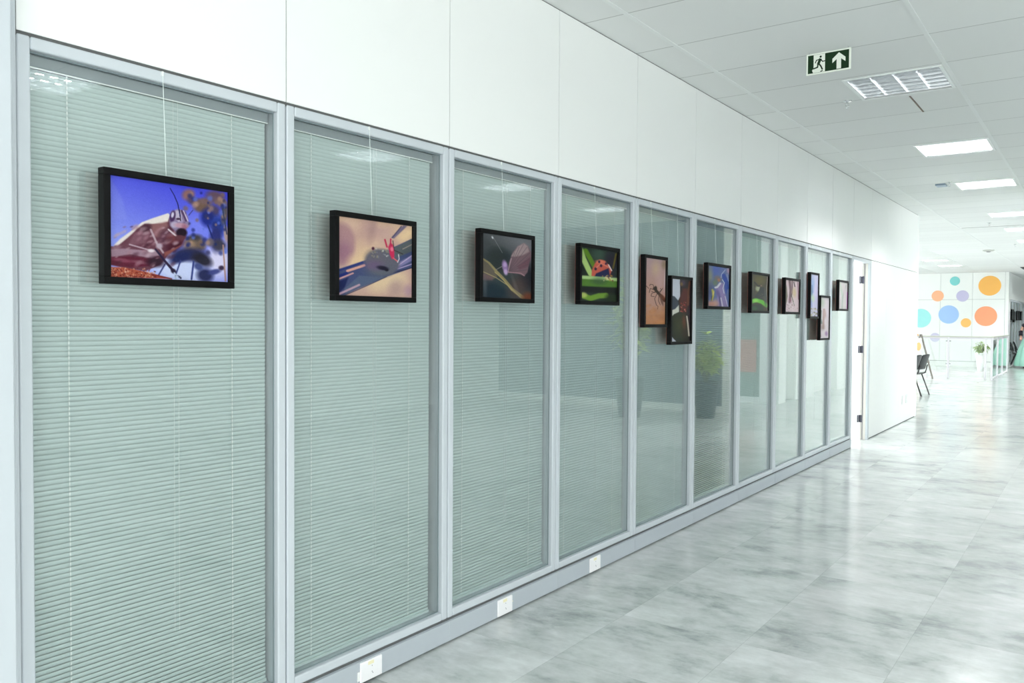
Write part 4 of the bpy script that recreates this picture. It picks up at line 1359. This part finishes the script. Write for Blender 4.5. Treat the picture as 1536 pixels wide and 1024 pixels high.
# ------------------------------------------------------------------ chairs
def make_chair(label, loc, rotz, group='black plastic chairs'):
    """Built facing +x locally, then turned."""
    root = thing('plastic_chair', label, 'chair', (0, 0, 0), group)
    # seat shell
    s_ = MB()
    nx_, ny_ = 10, 10
    base = len(s_.v)
    for i in range(nx_ + 1):
        for j in range(ny_ + 1):
            a, b = i / nx_ * 2 - 1, j / ny_ * 2 - 1
            xx = .21 * a * (1 - .06 * b * b)
            yy = .22 * b
            s_.v.append((xx, yy, .445 + .02 * b * b - .012 * (1 - a * a) + (-.035 * max(0, a - .6) / .4)))
    for i in range(nx_):
        for j in range(ny_):
            p = base + i * (ny_ + 1) + j
            s_.f.append((p, p + 1, p + ny_ + 2, p + ny_ + 1))
    so = s_.build('seat', M_CHAIRB, root, smooth=True)
    so.modifiers.new('solid', 'SOLIDIFY').thickness = .012
    b_ = MB()
    for i in range(11):
        for j in range(11):
            a, c = i / 10, j / 10 * 2 - 1
            wv = .22 - .03 * a
            xx = -.20 - .085 * a - .02 * a * a + .035 * c * c
            b_.v.append((xx, wv * c * (1 - .10 * max(0, a - .8) / .2), .53 + .31 * a - .02 * c * c * a))
    for i in range(10):
        for j in range(10):
            p = i * 11 + j
            b_.f.append((p, p + 1, p + 12, p + 11))
    bo = b_.build('backrest', M_CHAIRB, root, smooth=True)
    bo.modifiers.new('solid', 'SOLIDIFY').thickness = .012
    for sy_ in (-1, 1):
        MB().tube([(.17, .19 * sy_, .435), (.24, .22 * sy_, 0)], .0125, 8).build('leg', M_CHAIRL, root, smooth=True)
        MB().tube([(-.12, .19 * sy_, .435), (-.27, .22 * sy_, 0)], .0125, 8).build('leg', M_CHAIRL, root, smooth=True)
        MB().tube([(.17, .19 * sy_, .43), (-.14, .19 * sy_, .43), (-.20, .19 * sy_, .47), (-.235, .19 * sy_, .62)], .011, 8).build('back_support', M_CHAIRL, root, smooth=True)
    MB().tube([(.17, -.19, .425), (.17, .19, .425)], .010, 8).tube([(-.12, -.19, .425), (-.12, .19, .425)], .010, 8).build('seat_frame', M_CHAIRL, root, smooth=True)
    root.location = loc
    root.rotation_euler = (0, 0, rotz)
    return root


proto = make_chair('black plastic chair nearest the end of the white wall, its back towards the corridor', (-0.80, 18.4, 0), math.radians(169))
cl = [('black plastic chair half hidden by the wall end, left of its twin', (-0.85, 17.85, 0), math.radians(169)),
      ('small distant black chair against the far glazed wall beside the mint skirt', (0.06, 33.6, 0), math.radians(8)),
      ('small distant black chair nearest the disc wall corner', (0.06, 32.35, 0), math.radians(0))]
for lb, loc, rz in cl:
    c = copy_tree(proto)
    c.location = loc
    c.rotation_euler = (0, 0, rz)
    c['label'] = lb

# ------------------------------------------------------------------ easel
EX, EY = -1.48, 23.9
r = thing('easel', 'grey wooden easel standing before the railing beside the black chairs', 'easel', (EX, EY, 0))
MB().tube([(-1.25, EY - .05, 0), (-1.555, EY + .05, 1.16)], .022, 4).build('leg', M_WOOD, r)
MB().tube([(-1.86, EY - .05, 0), (-1.575, EY + .05, 1.16)], .022, 4).build('leg', M_WOOD, r)
MB().tube([(-1.45, EY + .40, 0), (-1.565, EY + .07, 1.12)], .014, 4).build('leg', M_CARD, r)
MB().box(-1.80, -1.33, EY - .10, EY - .03, .42, .455).build('ledge', M_WOOD, r)
r2_ = thing('painted_board', 'pale board with orange and yellow patches resting on the easel', 'board', (-1.58, EY - .075, .46))
MB().box(-1.84, -1.52, EY - .085, EY - .065, .46, 1.06).build('board', M_CARD, r2_)
ps = MB()
for x, z, a, b in [(-1.75, .96, .07, .07), (-1.59, .84, .06, .11), (-1.75, .62, .07, .09)]:
    ps.quad(*[(x + a * math.cos(t * math.pi / 8), EY - .0865, z + b * math.sin(t * math.pi / 8)) for t in range(16)])
ps.build('painted_patch', mat('orange_paint', (246, 196, 132), 0.6), r2_)

# ------------------------------------------------------------------ posters mirrored in the glass
tag(MB().box(2.68, 3.0, 14.71, 14.719, .55, 1.14).build('wall_poster', M_PINK), 'dusty pink poster on a grey-green wall, mirrored in the seventh pane', 'poster')

# ------------------------------------------------------------------ person at the right edge
PX, PY = 0.36, 31.7
r = thing('person', 'person in a black top and long mint green skirt at the right edge, arm lowered', 'person', (PX, PY, 0))
verts = [(0, 0, .95, .12, .10), (0, 0, 1.12, .115, .09), (0, 0, 1.30, .135, .095), (0, 0, 1.42, .08, .07), (0, .0, 1.50, .05, .05), (0, -.01, 1.58, .072, .085), (0, -.01, 1.66, .075, .09), (0, 0, 1.72, .05, .06),
         (-.16, 0, 1.40, .05, .05), (-.235, -.02, 1.18, .04, .04), (-.225, -.14, 1.03, .028, .03), (-.215, -.20, .985, .030, .020),
         (.16, 0, 1.40, .05, .05), (.22, .0, 1.15, .04, .04), (.21, -.03, .92, .028, .03), (.21, -.05, .84, .030, .020),
         (-.09, 0, .88, .085, .085), (-.10, 0, .48, .055, .055), (-.10, .01, .09, .036, .036), (-.10, -.13, .035, .035, .028),
         (.09, 0, .88, .085, .085), (.10, 0, .48, .055, .055), (.10, .01, .09, .036, .036), (.10, -.13, .035, .035, .028)]
edges = [(0, 1), (1, 2), (2, 3), (3, 4), (4, 5), (5, 6), (6, 7), (3, 8), (8, 9), (9, 10), (10, 11), (3, 12), (12, 13), (13, 14), (14, 15), (0, 16), (16, 17), (17, 18), (18, 19), (0, 20), (20, 21), (21, 22), (22, 23)]


def fingers(palm_i, bx, by, bz, d):
    for q, (off, ln) in enumerate(((-.027, .062), (-.009, .072), (.009, .068), (.027, .052))):
        i0 = len(verts)
        verts.append((bx + off, by + d[1] * .045, bz + d[2] * .045, .009, .009))
        verts.append((bx + off, by + d[1] * (.045 + ln * .55), bz + d[2] * (.045 + ln * .5), .0085, .0085))
        verts.append((bx + off * .9, by + d[1] * (.045 + ln * .6), bz + d[2] * (.045 + ln) - .012, .008, .008))
        edges.extend([(palm_i, i0), (i0, i0 + 1), (i0 + 1, i0 + 2)])
    i0 = len(verts)
    verts.append((bx + .036, by + d[1] * .015, bz + d[2] * .012, .010, .010))
    verts.append((bx + .046, by + d[1] * .045, bz + d[2] * .04, .009, .009))
    edges.extend([(palm_i, i0), (i0, i0 + 1)])


fingers(11, -.215, -.20, .985, (0, -.8, -.6))
fingers(15, .21, -.05, .84, (0, -.2, -1))
me = bpy.data.meshes.new('body')
me.from_pydata([v[:3] for v in verts], edges, [])
bo = bpy.data.objects.new('body', me)
COL.objects.link(bo)
bo.parent = r
sk = bo.modifiers.new('skin', 'SKIN')
sk.use_smooth_shade = True
for i, v in enumerate(verts):
    me.skin_vertices[0].data[i].radius = (v[3], v[4])
me.skin_vertices[0].data[0].use_root = True
ss = bo.modifiers.new('sub', 'SUBSURF'); ss.levels = 1; ss.render_levels = 2
me.materials.append(M_SKIN)
fm = MB()
fm.lathe(PX - .026, PY - .095, [(.008, 1.635), (.012, 1.641), (.008, 1.647)], 10).lathe(PX + .026, PY - .095, [(.008, 1.635), (.012, 1.641), (.008, 1.647)], 10)
fm.build('eye', M_DARKP, r)
MB().tube([(PX, PY - .10, 1.65), (PX, PY - .118, 1.612)], .007, 8, r_end=.013).build('nose', M_SKIN, r, smooth=True)
MB().box(PX - .022, PY * 0 + PX + .022, PY - .104, PY - .096, 1.582, 1.590).build('mouth', M_RED, r)
hb = MB().lathe(PX, PY + .012, [(.06, 1.40), (.085, 1.48), (.098, 1.60), (.098, 1.68), (.075, 1.74), (.03, 1.765)], 20)
for i, v in enumerate(hb.v):       # open the hair towards the face
    if v[1] < PY - .035 and v[2] < 1.70:
        hb.v[i] = (v[0], PY - .035, v[2])
hb.build('hair', M_HAIR, r, smooth=True)
tb = MB()
tb.lathe(PX, PY, [(.150, .92), (.148, 1.02), (.140, 1.15), (.152, 1.30), (.150, 1.38), (.105, 1.44), (.062, 1.47)], 24)
tb.tube([(PX - .10, PY, 1.41), (PX - .165, PY, 1.385), (PX - .235, PY - .02, 1.18), (PX - .230, PY - .09, 1.09), (PX - .227, PY - .13, 1.045)], .078, 14, r_end=.052)
tb.tube([(PX + .10, PY, 1.41), (PX + .165, PY, 1.385), (PX + .22, PY, 1.15), (PX + .212, PY - .025, .96)], .078, 14, r_end=.052)
tb.build('top', M_TOP, r, smooth=True)
MB().lathe(PX, PY, [(.150, .97), (.20, .88), (.30, .60), (.37, .30), (.40, .10), (.39, .07)], 96, ripple=lambda t, z: .10 * math.sin(9 * t + 2 * z) * (1 - z) + .03 * math.sin(17 * t), caps=False).build('skirt', M_MINT, r, smooth=True)
for s_ in (-1, 1):
    MB().lathe(PX + .10 * s_, PY - .06, [(.05, .0), (.055, .02), (.045, .06), (.03, .075)], 14).build('shoe', M_SHOE, r, smooth=True)
